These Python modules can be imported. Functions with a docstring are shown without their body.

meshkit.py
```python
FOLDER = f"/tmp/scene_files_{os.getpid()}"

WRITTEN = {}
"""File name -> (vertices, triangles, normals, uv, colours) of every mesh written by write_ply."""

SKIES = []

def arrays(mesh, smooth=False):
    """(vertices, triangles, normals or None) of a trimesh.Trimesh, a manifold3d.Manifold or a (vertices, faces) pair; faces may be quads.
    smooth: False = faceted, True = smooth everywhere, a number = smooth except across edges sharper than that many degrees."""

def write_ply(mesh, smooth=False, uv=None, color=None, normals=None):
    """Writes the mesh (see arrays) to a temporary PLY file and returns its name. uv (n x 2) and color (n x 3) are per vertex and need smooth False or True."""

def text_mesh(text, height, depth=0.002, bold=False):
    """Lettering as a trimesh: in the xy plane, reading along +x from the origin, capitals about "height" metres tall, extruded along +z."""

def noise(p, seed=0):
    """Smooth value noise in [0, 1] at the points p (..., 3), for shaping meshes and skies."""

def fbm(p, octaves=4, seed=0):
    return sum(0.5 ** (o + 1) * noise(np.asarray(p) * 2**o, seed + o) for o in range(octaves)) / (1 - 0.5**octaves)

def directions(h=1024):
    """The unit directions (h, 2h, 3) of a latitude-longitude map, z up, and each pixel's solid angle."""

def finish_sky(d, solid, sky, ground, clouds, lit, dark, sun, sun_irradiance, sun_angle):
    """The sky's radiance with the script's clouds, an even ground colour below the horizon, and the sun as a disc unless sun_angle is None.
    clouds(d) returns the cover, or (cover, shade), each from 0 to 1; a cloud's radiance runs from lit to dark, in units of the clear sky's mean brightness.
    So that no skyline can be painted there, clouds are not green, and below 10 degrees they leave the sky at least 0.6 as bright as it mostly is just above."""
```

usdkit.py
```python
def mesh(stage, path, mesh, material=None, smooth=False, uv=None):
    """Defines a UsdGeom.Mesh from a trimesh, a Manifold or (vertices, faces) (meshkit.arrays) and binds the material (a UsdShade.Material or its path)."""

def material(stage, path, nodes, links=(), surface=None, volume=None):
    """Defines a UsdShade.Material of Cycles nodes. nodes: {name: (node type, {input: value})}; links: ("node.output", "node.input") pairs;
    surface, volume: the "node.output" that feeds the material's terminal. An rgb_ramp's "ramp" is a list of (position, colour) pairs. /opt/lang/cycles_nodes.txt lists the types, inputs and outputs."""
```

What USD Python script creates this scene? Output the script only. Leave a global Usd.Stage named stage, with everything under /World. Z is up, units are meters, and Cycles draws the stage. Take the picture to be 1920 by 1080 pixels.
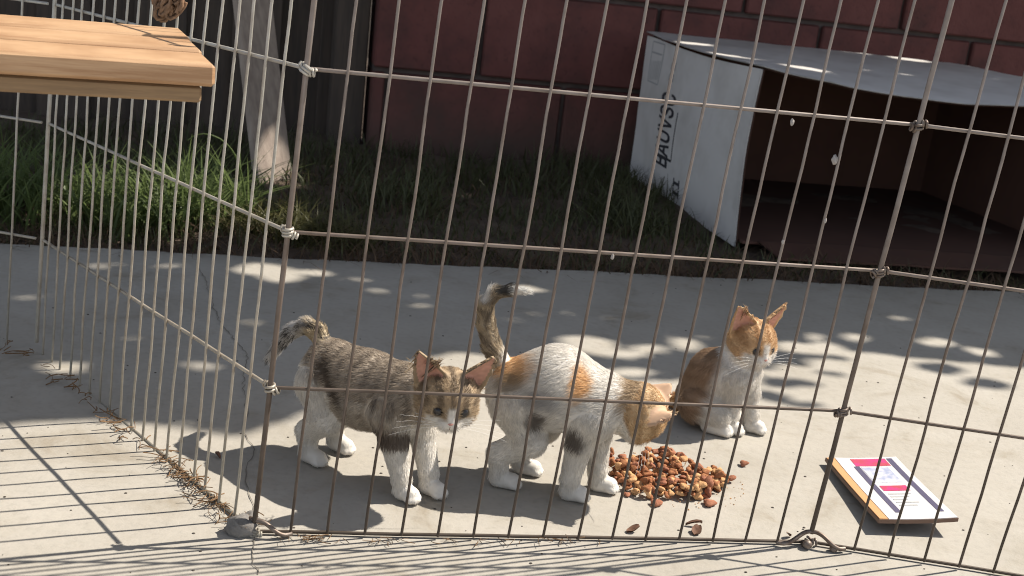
import math, random
import numpy as np
import trimesh
import usdkit, meshkit
from pxr import Usd, UsdGeom, UsdLux, UsdShade, Gf, Sdf, Vt
from shapely.geometry import Polygon

rng = np.random.default_rng(11)
random.seed(11)
stage = Usd.Stage.CreateInMemory()
UsdGeom.SetStageUpAxis(stage, "Z")
UsdGeom.SetStageMetersPerUnit(stage, 1.0)
UsdGeom.Xform.Define(stage, "/World")
UsdGeom.Scope.Define(stage, "/World/Looks")

# ------------------------------------------------------------------ camera, sky, sun, exposure
EXPOSURE = 0.86
SKY_STRENGTH = 0.086
SUN_INTENSITY = 1.2
EYE = np.array([0.0, 0.0, 0.6423])
PITCH, ROLL, FPX = 0.28038, 0.114594, 2200.0
FW = np.array([0, math.cos(PITCH), -math.sin(PITCH)])
_u0 = np.cross([1.0, 0, 0], FW)
RT = math.cos(ROLL) * np.array([1.0, 0, 0]) + math.sin(ROLL) * _u0
UP = -math.sin(ROLL) * np.array([1.0, 0, 0]) + math.cos(ROLL) * _u0
cam = UsdGeom.Camera.Define(stage, "/World/camera")
m = Gf.Matrix4d(*RT, 0, *UP, 0, *(-FW), 0, *EYE, 1)
cam.AddTransformOp().Set(m)
cam.CreateHorizontalApertureAttr(36.0)
cam.CreateVerticalApertureAttr(20.25)
cam.CreateFocalLengthAttr(FPX / 1920 * 36.0)
cam.CreateFStopAttr(13.0)
cam.CreateFocusDistanceAttr(1.35)
cam.CreateClippingRangeAttr(Gf.Vec2f(0.05, 500))
cam.CreateExposureAttr(EXPOSURE)

SUN = np.array([0.590, 0.253, 0.768]); SUN /= np.linalg.norm(SUN)
usdkit.material(stage, "/World/Looks/sky_look", {
    "sky": ("sky_texture", {"sky_type": "single_scattering", "sun_disc": False, "sun_elevation": math.asin(SUN[2]),
                            "sun_rotation": math.atan2(SUN[0], SUN[1]), "aerosol_density": 1.2}),
    "hz": ("hsv", {"saturation": 0.55}),
    "bg": ("background_shader", {"strength": SKY_STRENGTH})}, [("sky.color", "hz.color"), ("hz.color", "bg.color")], surface="bg.background")
dome = UsdLux.DomeLight.Define(stage, "/World/sky")
UsdShade.MaterialBindingAPI.Apply(dome.GetPrim()).Bind(UsdShade.Material.Get(stage, "/World/Looks/sky_look"))
dome.GetPrim().SetCustomDataByKey("kind", "structure")
dome.GetPrim().SetCustomDataByKey("label", "clear daylight sky")
sun = UsdLux.DistantLight.Define(stage, "/World/sun")
sun.CreateIntensityAttr(SUN_INTENSITY); sun.CreateAngleAttr(0.53); sun.CreateNormalizeAttr(True)
sun.CreateColorAttr(Gf.Vec3f(1.0, 0.93, 0.83))
_z = SUN; _x = np.cross([0, 0, 1.0], _z); _x /= np.linalg.norm(_x); _y = np.cross(_z, _x)
sun.AddTransformOp().Set(Gf.Matrix4d(*_x, 0, *_y, 0, *_z, 0, 0, 0, 10, 1))

# ------------------------------------------------------------------ helpers
YA = math.radians(14.5)                                     # the yard (kerb, wall, carton) is turned this far from the picture plane
def yd(u, v, z=0.0):
    return np.array([u * math.cos(YA) - v * math.sin(YA), u * math.sin(YA) + v * math.cos(YA), z])
def to_uv(P):
    P = np.asarray(P); return np.stack([P[..., 0] * math.cos(YA) + P[..., 1] * math.sin(YA), -P[..., 0] * math.sin(YA) + P[..., 1] * math.cos(YA)], -1)
YR = np.eye(4); YR[:2, :2] = [[math.cos(YA), -math.sin(YA)], [math.sin(YA), math.cos(YA)]]
def _ray(x, y):
    return FW + RT * (x - 960) / FPX - UP * (y - 540) / FPX
def ground(x, y, z=0.0):
    d = _ray(x, y); return EYE + d * (z - EYE[2]) / d[2]
def at(x, y, Y):
    d = _ray(x, y); return EYE + d * (Y / d[1])

counters = {}
def numbered(parent, name):
    k = (parent, name); n = counters.get(k, 0); counters[k] = n + 1
    return f"{parent}/{name}" if n == 0 else f"{parent}/{name}_{n:03d}"
def tag(prim, label=None, cat=None, group=None, kind=None):
    for k, v in (("label", label), ("category", cat), ("group", group), ("kind", kind)):
        if v: prim.SetCustomDataByKey(k, v)
def thing(name, label, cat, loc=(0, 0, 0), group=None, kind=None):
    x = UsdGeom.Xform.Define(stage, numbered("/World", name)); x.AddTranslateOp().Set(Gf.Vec3d(*map(float, loc)))
    p = x.GetPrim(); tag(p, label, cat, group, kind)
    ORIGIN[str(p.GetPath())] = np.array(loc, float)
    return p
ORIGIN = {}
def part(parent, name, mesh, mat, smooth=False, label=None, kind=None, col=None):
    """mesh in world coordinates, stored relative to its thing"""
    pp = str(parent.GetPath())
    o = ORIGIN[[k for k in ORIGIN if pp == k or pp.startswith(k + "/")][0]] if pp not in ORIGIN else ORIGIN[pp]
    v, f = (np.array(mesh.vertices), np.array(mesh.faces)) if hasattr(mesh, "vertices") else (np.asarray(mesh[0], float), np.asarray(mesh[1]))
    path = numbered(pp, name)
    g = usdkit.mesh(stage, path, (v - o, f), f"/World/Looks/{mat}", smooth)
    if col is not None:
        UsdGeom.PrimvarsAPI(g).CreatePrimvar("fur_color", Sdf.ValueTypeNames.Color3fArray, "vertex").Set(Vt.Vec3fArray.FromNumpy(np.asarray(col, np.float32)))
    tag(g.GetPrim(), label, kind=kind)
    ORIGIN[path] = o
    return g.GetPrim()
def single(name, mesh, mat, label, cat, group=None, kind=None, smooth=False):
    v, f = (np.array(mesh.vertices), np.array(mesh.faces)) if hasattr(mesh, "vertices") else (np.asarray(mesh[0], float), np.asarray(mesh[1]))
    base = np.array([v[:, 0].mean(), v[:, 1].mean(), v[:, 2].min()])
    g = usdkit.mesh(stage, numbered("/World", name), (v - base, f), f"/World/Looks/{mat}", smooth)
    UsdGeom.Xformable(g).AddTranslateOp().Set(Gf.Vec3d(*map(float, base)))
    tag(g.GetPrim(), label, cat, group, kind)
    ORIGIN[str(g.GetPath())] = base
    return g.GetPrim()
cat_ = trimesh.util.concatenate
def box(c, s, R=None, bevel=0.0):
    s = np.asarray(s, float)
    if bevel:
        import manifold3d as m3
        b = bevel; pts = []
        for sx in (-1, 1):
            for sy in (-1, 1):
                for sz in (-1, 1):
                    h = s / 2 * [sx, sy, sz]; q = np.array([sx, sy, sz]) * b
                    pts += [h - [q[0], q[1], 0], h - [q[0], 0, q[2]], h - [0, q[1], q[2]]]
        mm = trimesh.convex.convex_hull(np.array(pts))
    else:
        mm = trimesh.creation.box(s)
    T = np.eye(4)
    if R is not None: T[:3, :3] = np.asarray(R)[:3, :3]
    T[:3, 3] = c
    mm = mm.copy(); mm.apply_transform(T); return mm
def tube(pts, r, seg=7, caps=True):
    pts = np.asarray(pts, float); n = len(pts)
    r = np.broadcast_to(np.asarray(r, float), (n,))
    t = np.gradient(pts, axis=0); t /= np.linalg.norm(t, axis=1, keepdims=True) + 1e-12
    ref = np.array([0, 0, 1.0]) if abs(t[0][2]) < 0.8 else np.array([1.0, 0, 0])
    V = []
    a0 = np.cross(t[0], ref); a0 /= np.linalg.norm(a0)
    for i in range(n):
        a0 = a0 - t[i] * (a0 @ t[i]); a0 /= np.linalg.norm(a0) + 1e-12
        b0 = np.cross(t[i], a0)
        th = np.arange(seg) / seg * 2 * np.pi
        V.append(pts[i] + r[i] * (np.cos(th)[:, None] * a0 + np.sin(th)[:, None] * b0))
    V = np.vstack(V); F = []
    for i in range(n - 1):
        for j in range(seg):
            a, b = i * seg + j, i * seg + (j + 1) % seg
            F += [[a, b, b + seg], [a, b + seg, a + seg]]
    if caps:
        V = np.vstack([V, pts[0], pts[-1]])
        for j in range(seg):
            F += [[n * seg, (j + 1) % seg, j], [n * seg + 1, (n - 1) * seg + j, (n - 1) * seg + (j + 1) % seg]]
    F = np.array(F)
    return trimesh.Trimesh(V, F[:, ::-1] if False else F, process=False)
def curve(P, n):
    """Catmull-Rom through P"""
    from scipy.interpolate import CubicSpline
    P = np.asarray(P, float); s = np.r_[0, np.cumsum(np.linalg.norm(np.diff(P, axis=0), axis=1))]
    return CubicSpline(s, P)(np.linspace(0, s[-1], n))

# ------------------------------------------------------------------ materials
def M(name, color, rough=0.6, metallic=0.0, var=0.0, scale=20.0, color2=None, bump=0.0, bscale=60.0, detail=5, stretch=(1, 1, 1), island=None, spec=0.4, coord="position", ramp=(0.35, 0.65)):
    n = {"g": ("geometry", {}), "p": ("principled_bsdf", {"base_color": color, "roughness": rough, "metallic": metallic, "specular_ior_level": spec}),
         "tc": ("texture_coordinate", {}), "mp": ("mapping", {"scale": stretch})}
    L = [("g.position", "mp.vector")] if coord == "position" else [("tc.object", "mp.vector")]
    c2 = color2 if color2 is not None else tuple(np.array(color) * (1 - var))
    last = None
    if color2 is not None or var:
        n["n"] = ("noise_texture", {"scale": scale, "detail": detail, "roughness": 0.6})
        n["r"] = ("rgb_ramp", {"ramp": [(ramp[0], color), (ramp[1], c2)]})
        L += [("mp.vector", "n.vector"), ("n.fac", "r.fac")]; last = "r.color"
    if island:
        n["ir"] = ("rgb_ramp", {"ramp": island})
        src = "g.random_per_island"
        L += [(src, "ir.fac")]
        if last:
            n["mx"] = ("mix_color", {"blend_type": "multiply", "fac": 1.0}); L += [(last, "mx.a"), ("ir.color", "mx.b")]; last = "mx.result"
        else: last = "ir.color"
    if last: L.append((last, "p.base_color"))
    if bump:
        n["bn"] = ("noise_texture", {"scale": bscale, "detail": 6, "roughness": 0.65}); n["b"] = ("bump", {"strength": 1.0, "distance": bump})
        L += [("mp.vector", "bn.vector"), ("bn.fac", "b.height"), ("b.normal", "p.normal")]
    return usdkit.material(stage, f"/World/Looks/{name}", n, L, surface="p.BSDF")

# concrete: broad stains, fine grain, pits
usdkit.material(stage, "/World/Looks/concrete", {
    "g": ("geometry", {}), "n1": ("noise_texture", {"scale": 3.2, "detail": 6, "roughness": 0.6}), "n2": ("noise_texture", {"scale": 90, "detail": 5, "roughness": 0.7}),
    "n3": ("noise_texture", {"scale": 7, "detail": 7, "roughness": 0.68, "distortion": 0.6}),
    "r1": ("rgb_ramp", {"ramp": [(0.3, (0.300, 0.276, 0.236)), (0.7, (0.365, 0.340, 0.298))]}),
    "r2": ("rgb_ramp", {"ramp": [(0.25, (0.86, 0.86, 0.86)), (0.5, (1, 1, 1)), (0.8, (1.04, 1.03, 1.02))]}),
    "r3": ("rgb_ramp", {"ramp": [(0.30, (0.76, 0.72, 0.66)), (0.40, (0.93, 0.92, 0.90)), (0.5, (1, 1, 1))]}),
    "m1": ("mix_color", {"blend_type": "multiply", "fac": 1.0}), "m2": ("mix_color", {"blend_type": "multiply", "fac": 1.0}),
    "b": ("bump", {"strength": 0.6, "distance": 0.0012}), "p": ("principled_bsdf", {"roughness": 0.85, "specular_ior_level": 0.25})},
    [("g.position", "n1.vector"), ("g.position", "n2.vector"), ("g.position", "n3.vector"), ("n1.fac", "r1.fac"), ("n2.fac", "r2.fac"), ("n3.fac", "r3.fac"),
     ("r1.color", "m1.a"), ("r2.color", "m1.b"), ("m1.result", "m2.a"), ("r3.color", "m2.b"), ("m2.result", "p.base_color"), ("n2.fac", "b.height"), ("b.normal", "p.normal")], surface="p.BSDF")
M("soil", (0.12, 0.085, 0.062), 0.95, var=0.5, scale=14, bump=0.006, bscale=35)
M("earth", (0.10, 0.08, 0.06), 0.95, var=0.4, scale=2)
M("crack", (0.16, 0.14, 0.115), 0.9)
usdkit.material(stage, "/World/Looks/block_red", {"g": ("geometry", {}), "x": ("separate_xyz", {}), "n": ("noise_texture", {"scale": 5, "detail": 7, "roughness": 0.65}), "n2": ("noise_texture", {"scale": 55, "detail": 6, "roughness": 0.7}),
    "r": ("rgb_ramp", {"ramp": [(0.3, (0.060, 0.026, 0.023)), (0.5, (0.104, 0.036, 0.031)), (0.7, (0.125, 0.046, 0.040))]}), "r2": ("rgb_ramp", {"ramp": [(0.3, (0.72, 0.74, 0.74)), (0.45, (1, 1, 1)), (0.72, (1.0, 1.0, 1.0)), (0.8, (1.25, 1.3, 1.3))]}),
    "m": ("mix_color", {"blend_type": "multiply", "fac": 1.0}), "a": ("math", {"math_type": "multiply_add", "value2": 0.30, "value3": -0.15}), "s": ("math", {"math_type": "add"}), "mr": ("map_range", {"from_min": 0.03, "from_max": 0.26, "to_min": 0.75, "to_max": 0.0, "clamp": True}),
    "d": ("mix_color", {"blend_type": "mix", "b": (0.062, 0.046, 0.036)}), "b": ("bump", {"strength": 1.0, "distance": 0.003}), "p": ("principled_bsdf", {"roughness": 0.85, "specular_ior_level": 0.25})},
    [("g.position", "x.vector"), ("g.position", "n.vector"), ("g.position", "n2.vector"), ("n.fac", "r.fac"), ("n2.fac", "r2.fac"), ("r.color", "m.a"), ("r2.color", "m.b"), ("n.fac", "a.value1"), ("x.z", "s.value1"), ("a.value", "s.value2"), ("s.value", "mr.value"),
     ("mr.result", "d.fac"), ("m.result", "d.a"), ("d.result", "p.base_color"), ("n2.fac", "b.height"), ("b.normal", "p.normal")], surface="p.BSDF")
M("mortar", (0.088, 0.064, 0.056), 0.9, var=0.35, scale=22, bump=0.002)
M("dark_board", (0.060, 0.043, 0.032), 0.85, color2=(0.036, 0.027, 0.021), scale=10, stretch=(6, 6, 0.6), bump=0.002, bscale=20)
M("grey_plank", (0.30, 0.245, 0.20), 0.8, color2=(0.21, 0.165, 0.135), scale=9, stretch=(7, 7, 0.7), bump=0.0015, bscale=14)
M("pine", (0.44, 0.275, 0.15), 0.6, color2=(0.30, 0.165, 0.08), scale=7, stretch=(1.2, 1.2, 26), bump=0.0006, bscale=9, ramp=(0.4, 0.62))
M("pine_old", (0.26, 0.165, 0.085), 0.75, color2=(0.17, 0.105, 0.055), scale=7, stretch=(1.5, 1.5, 22), bump=0.0008, bscale=9)
def wire_mat(name, hi, lo, z0, z1, metal):  # colour gets darker towards the ground, broken up by noise
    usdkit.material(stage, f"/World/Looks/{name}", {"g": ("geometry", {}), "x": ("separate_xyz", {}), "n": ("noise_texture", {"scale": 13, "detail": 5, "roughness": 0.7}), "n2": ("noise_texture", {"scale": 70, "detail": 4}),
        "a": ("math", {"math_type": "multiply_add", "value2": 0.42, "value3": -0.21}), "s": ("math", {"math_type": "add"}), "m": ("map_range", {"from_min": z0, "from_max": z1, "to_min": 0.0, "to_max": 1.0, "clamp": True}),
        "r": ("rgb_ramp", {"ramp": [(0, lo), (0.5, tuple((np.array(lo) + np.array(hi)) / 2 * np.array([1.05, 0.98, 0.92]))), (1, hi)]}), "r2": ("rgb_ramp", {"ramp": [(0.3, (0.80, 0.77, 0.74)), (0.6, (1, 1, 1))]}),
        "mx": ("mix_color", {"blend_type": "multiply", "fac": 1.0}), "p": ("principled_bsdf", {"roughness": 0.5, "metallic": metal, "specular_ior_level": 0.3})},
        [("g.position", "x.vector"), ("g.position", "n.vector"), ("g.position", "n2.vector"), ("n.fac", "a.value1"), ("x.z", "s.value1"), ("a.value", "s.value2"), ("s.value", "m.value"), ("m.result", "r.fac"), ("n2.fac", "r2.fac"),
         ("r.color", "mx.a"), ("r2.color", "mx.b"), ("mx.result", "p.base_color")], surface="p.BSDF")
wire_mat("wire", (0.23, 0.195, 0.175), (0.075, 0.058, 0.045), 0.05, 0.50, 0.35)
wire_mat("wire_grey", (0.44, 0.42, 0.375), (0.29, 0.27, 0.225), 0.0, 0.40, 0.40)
M("clip", (0.20, 0.165, 0.14), 0.5, 0.5, color2=(0.11, 0.075, 0.055), scale=90)
M("carton_white", (0.57, 0.545, 0.52), 0.5, color2=(0.45, 0.425, 0.395), scale=7, ramp=(0.45, 0.75), bump=0.004, bscale=9)
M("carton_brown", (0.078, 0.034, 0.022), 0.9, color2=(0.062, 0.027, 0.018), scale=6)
M("print_ink", (0.025, 0.025, 0.03), 0.6)
M("print_grey", (0.33, 0.33, 0.33), 0.6)
M("kibble", (0.45, 0.225, 0.11), 1.0, spec=0.08, color2=(0.32, 0.14, 0.07), scale=140, bump=0.0012, bscale=420,
  island=[(0, (0.72, 0.66, 0.66)), (0.4, (1.0, 1.0, 1.0)), (0.75, (1.15, 1.25, 1.25)), (1, (0.8, 0.62, 0.62))])
M("kibble_pale", (0.56, 0.335, 0.17), 1.0, spec=0.08, color2=(0.43, 0.235, 0.11), scale=140, bump=0.0012, bscale=420)
M("kibble_dark", (0.34, 0.155, 0.095), 1.0, spec=0.08, color2=(0.25, 0.105, 0.065), scale=140, bump=0.0012, bscale=420)
M("dry_leaf", (0.17, 0.085, 0.05), 0.8, var=0.5, scale=150)
M("grit", (0.09, 0.075, 0.06), 0.9, var=0.4, scale=200)
M("dry_stem", (0.30, 0.19, 0.10), 0.85, island=[(0, (0.55, 0.5, 0.45)), (0.6, (1, 1, 1)), (1, (1.4, 1.35, 1.25))], var=0.2, scale=60)
M("stone", (0.20, 0.185, 0.17), 0.9, var=0.4, scale=60, bump=0.002, bscale=120)
M("twine", (0.26, 0.15, 0.085), 0.9, var=0.5, scale=120)
M("paper_white", (0.62, 0.61, 0.60), 0.35, color2=(0.52, 0.51, 0.50), scale=60)
M("paper_pink", (0.46, 0.045, 0.17), 0.35, color2=(0.40, 0.07, 0.06), scale=60)
M("paper_dark", (0.09, 0.08, 0.13), 0.35)
M("paper_blue", (0.30, 0.33, 0.45), 0.35, color2=(0.62, 0.60, 0.60), scale=90)
M("paper_tan", (0.50, 0.27, 0.12), 0.5)
M("paper_brown", (0.13, 0.075, 0.05), 0.6)
M("lint", (0.30, 0.27, 0.25), 0.9)
M("bark", (0.14, 0.10, 0.07), 0.9, var=0.5, scale=20, bump=0.01, bscale=20)
M("eye", (0.012, 0.010, 0.010), 0.06, spec=0.6)
M("iris", (0.10, 0.085, 0.07), 0.15)
M("nose_skin", (0.40, 0.20, 0.165), 0.5)
M("whisker", (0.8, 0.78, 0.75), 0.5)
def leafy(name, ramp, trans=0.35, rough=0.5):
    usdkit.material(stage, f"/World/Looks/{name}", {"g": ("geometry", {}), "r": ("rgb_ramp", {"ramp": ramp}), "p": ("principled_bsdf", {"roughness": rough, "specular_ior_level": 0.35}),
        "t": ("translucent_bsdf", {}), "mx": ("mix_closure", {"fac": trans})},
        [("g.random_per_island", "r.fac"), ("r.color", "p.base_color"), ("r.color", "t.color"), ("p.BSDF", "mx.closure1"), ("t.BSDF", "mx.closure2")], surface="mx.closure")
leafy("grass_dark", [(0, (0.088, 0.094, 0.042)), (0.45, (0.120, 0.116, 0.056)), (0.75, (0.18, 0.138, 0.078)), (1, (0.27, 0.19, 0.115))])
leafy("grass_bright", [(0, (0.14, 0.185, 0.065)), (0.5, (0.25, 0.285, 0.12)), (0.8, (0.37, 0.38, 0.22)), (1, (0.46, 0.42, 0.27))], 0.5)
leafy("grass_olive", [(0, (0.10, 0.095, 0.035)), (0.5, (0.17, 0.15, 0.055)), (1, (0.28, 0.21, 0.10))])
leafy("straw", [(0, (0.12, 0.075, 0.045)), (0.5, (0.21, 0.135, 0.075)), (1, (0.32, 0.23, 0.14))], 0.2, 0.8)
leafy("tree_leaf", [(0, (0.045, 0.08, 0.025)), (1, (0.09, 0.13, 0.04))], 0.25)
# fur: colour per hair root
def fur_mat(name, trans):
    usdkit.material(stage, f"/World/Looks/{name}", {"a": ("attribute", {"attribute": "fur_color"}), "p": ("principled_bsdf", {"roughness": 0.7, "specular_ior_level": 0.25}),
        "t": ("translucent_bsdf", {}), "mx": ("mix_closure", {"fac": trans})},
        [("a.color", "p.base_color"), ("a.color", "t.color"), ("p.BSDF", "mx.closure1"), ("t.BSDF", "mx.closure2")], surface="mx.closure")
fur_mat("fur", 0.25)
fur_mat("pelt", 0.12)

# ------------------------------------------------------------------ ground
def sheet(u0, u1, v0, v1, nu, nv, z, bumpf=None):
    U, V = np.meshgrid(np.linspace(u0, u1, nu), np.linspace(v0, v1, nv), indexing="ij")
    P = np.stack([U * math.cos(YA) - V * math.sin(YA), U * math.sin(YA) + V * math.cos(YA), np.full_like(U, z)], -1)
    if bumpf is not None: P[..., 2] += bumpf(U, V)
    i = np.arange(nu * nv).reshape(nu, nv)
    F = np.stack([i[:-1, :-1], i[1:, :-1], i[1:, 1:], i[:-1, 1:]], -1).reshape(-1, 4)
    return P.reshape(-1, 3), F
def structure(name, mesh, mat, label, smooth=False):
    v, f = mesh if isinstance(mesh, tuple) else (mesh.vertices, mesh.faces)
    g = usdkit.mesh(stage, numbered("/World", name), (np.asarray(v), np.asarray(f)), f"/World/Looks/{mat}", smooth)
    tag(g.GetPrim(), label, kind="structure"); ORIGIN[str(g.GetPath())] = np.zeros(3)
    return g.GetPrim()
structure("ground", sheet(-60, 60, -60, 60, 2, 2, -0.12), "earth", "bare earth ground round the yard")
VK = 2.305                                                  # back edge of the concrete
def kerb_v(u):
    return VK + 0.012 * (meshkit.noise(np.stack([np.asarray(u) * 5, np.asarray(u) * 0, np.asarray(u) * 0], -1), 3) - 0.5) + 0.010 * (meshkit.noise(np.stack([np.asarray(u) * 31, np.asarray(u) * 0 + 4, np.asarray(u) * 0], -1), 5) - 0.5)
us = np.linspace(-5, 5, 700)
edge = [tuple(yd(u, kerb_v(np.array([u]))[0])[:2]) for u in us]
slab_poly = Polygon(edge + [tuple(yd(5, -4)[:2]), tuple(yd(-5, -4)[:2])])
slab = trimesh.creation.extrude_polygon(slab_poly, 0.10, engine="earcut"); slab.apply_translation([0, 0, -0.10])
patio = structure("concrete_patio", slab, "concrete", "pale concrete patio slab in sun and dappled shade")
def soil_z(U, V):
    P = np.stack([U, V, U * 0], -1)
    return 0.05 * meshkit.fbm(P * 5, 4, 7) + 0.035 * np.clip((V - VK) / 0.6, 0, 1) - 0.03
def soil_h(u, v): return float(soil_z(np.array([[u]]), np.array([[v]]))[0, 0]) - 0.01
structure("soil_bed", sheet(-5, 5, VK - 0.03, 6, 400, 150, -0.01, lambda U, V: soil_z(U, V)), "soil", "dark earth strip between the concrete and the wall", True)
# crack in the concrete, a thin jagged dark line
def ribbon(pts, w, z):
    P = np.array(pts)[:, :2]; t = np.gradient(P, axis=0); t /= np.linalg.norm(t, axis=1, keepdims=True); n_ = np.stack([-t[:, 1], t[:, 0]], 1)
    ww = w * (0.4 + 0.9 * rng.random(len(P)))[:, None]
    V = np.vstack([np.c_[P + n_ * ww, np.full(len(P), z)], np.c_[P - n_ * ww, np.full(len(P), z)]]); n = len(P)
    F = [[i, i + n, i + n + 1, i + 1] for i in range(n - 1)]
    return V, np.array(F)
crk = [ground(*q) for q in [(372, 505), (396, 560), (428, 625), (462, 668), (455, 715), (463, 768), (459, 815), (474, 850), (461, 885), (470, 930), (480, 985), (472, 1040), (485, 1079)]]
cp = curve(crk, 110); cp[:, :2] += rng.normal(0, 0.0016, (110, 2))
part(patio, "crack", ribbon(cp, 0.0007, 0.0012), "crack")

# ------------------------------------------------------------------ wall of red painted blocks
wall_v = 3.5
w = thing("block_wall", "dark red painted block wall with grey mortar behind the grass and carton", "wall", yd(0.41, wall_v, -0.02))
bl, bh, mo = 0.532, 0.250, 0.014
u_lo, u_hi = 0.41, 4.2
part(w, "mortar", box(yd((u_lo + u_hi) / 2, wall_v + 0.10, 0.50), (u_hi - u_lo - 0.004, 0.17, 1.09), YR), "mortar")
for c in range(4):
    z0 = 0.004 + c * (bh + mo) - 0.004
    off = 0.725 if c % 2 == 1 else 0.452
    k0 = off - 3 * (bl + mo)
    for k in range(12):
        a, b = k0 + k * (bl + mo) + mo / 2, k0 + (k + 1) * (bl + mo) - mo / 2
        a, b = max(a, u_lo), min(b, u_hi)
        if b - a < 0.03: continue
        jit = rng.normal(0, 0.0015)
        part(w, "block", box(yd((a + b) / 2, wall_v + 0.09 + jit, z0 + bh / 2), (b - a, 0.19, bh), YR, 0.005), "block_red")
# dark board fence to the left of it
fth = thing("board_fence", "dark weathered vertical board fence in deep shade at the left", "fence", yd(-0.6, 3.72, 0))
u = 0.40
k = 0
while u > -2.6:
    bw = 0.125 + 0.02 * rng.random()
    part(fth, "board", box(yd(u - bw / 2, 3.70 + 0.024 * (k % 2) + rng.normal(0, 0.001), 0.86), (bw + 0.012, 0.02, 1.80 + rng.normal(0, 0.02)), YR, 0.002), "dark_board")
    u -= bw; k += 1
for z in (0.35, 1.45):
    part(fth, "rail", box(yd(-1.1, 3.77, z), (3.0, 0.04, 0.08), YR), "dark_board")
# corner post of the fence next to the wall
single("fence_post", box(yd(0.345, 3.60, 0.9), (0.10, 0.10, 1.9), YR, 0.004), "dark_board", "dark square timber post standing where the board fence meets the red wall", "post")
# leaning grey plank, sunlit at its foot
p0, p1 = yd(0.122, 2.90, -0.02), yd(-0.085, 3.30, 1.25)
ax = (p1 - p0) / np.linalg.norm(p1 - p0); sx = yd(1, 0); sx = sx - ax * (sx @ ax); sx /= np.linalg.norm(sx); sy = np.cross(ax, sx)
_q = math.radians(38); sx, sy = math.cos(_q) * sx + math.sin(_q) * sy, math.cos(_q) * sy - math.sin(_q) * sx
single("leaning_plank", box((p0 + p1) / 2, (0.112, 0.022, np.linalg.norm(p1 - p0)), np.stack([sx, sy, ax], 1), 0.003), "grey_plank", "grey weathered plank leaning on the fence, its foot sunlit in the grass", "plank")

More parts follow.
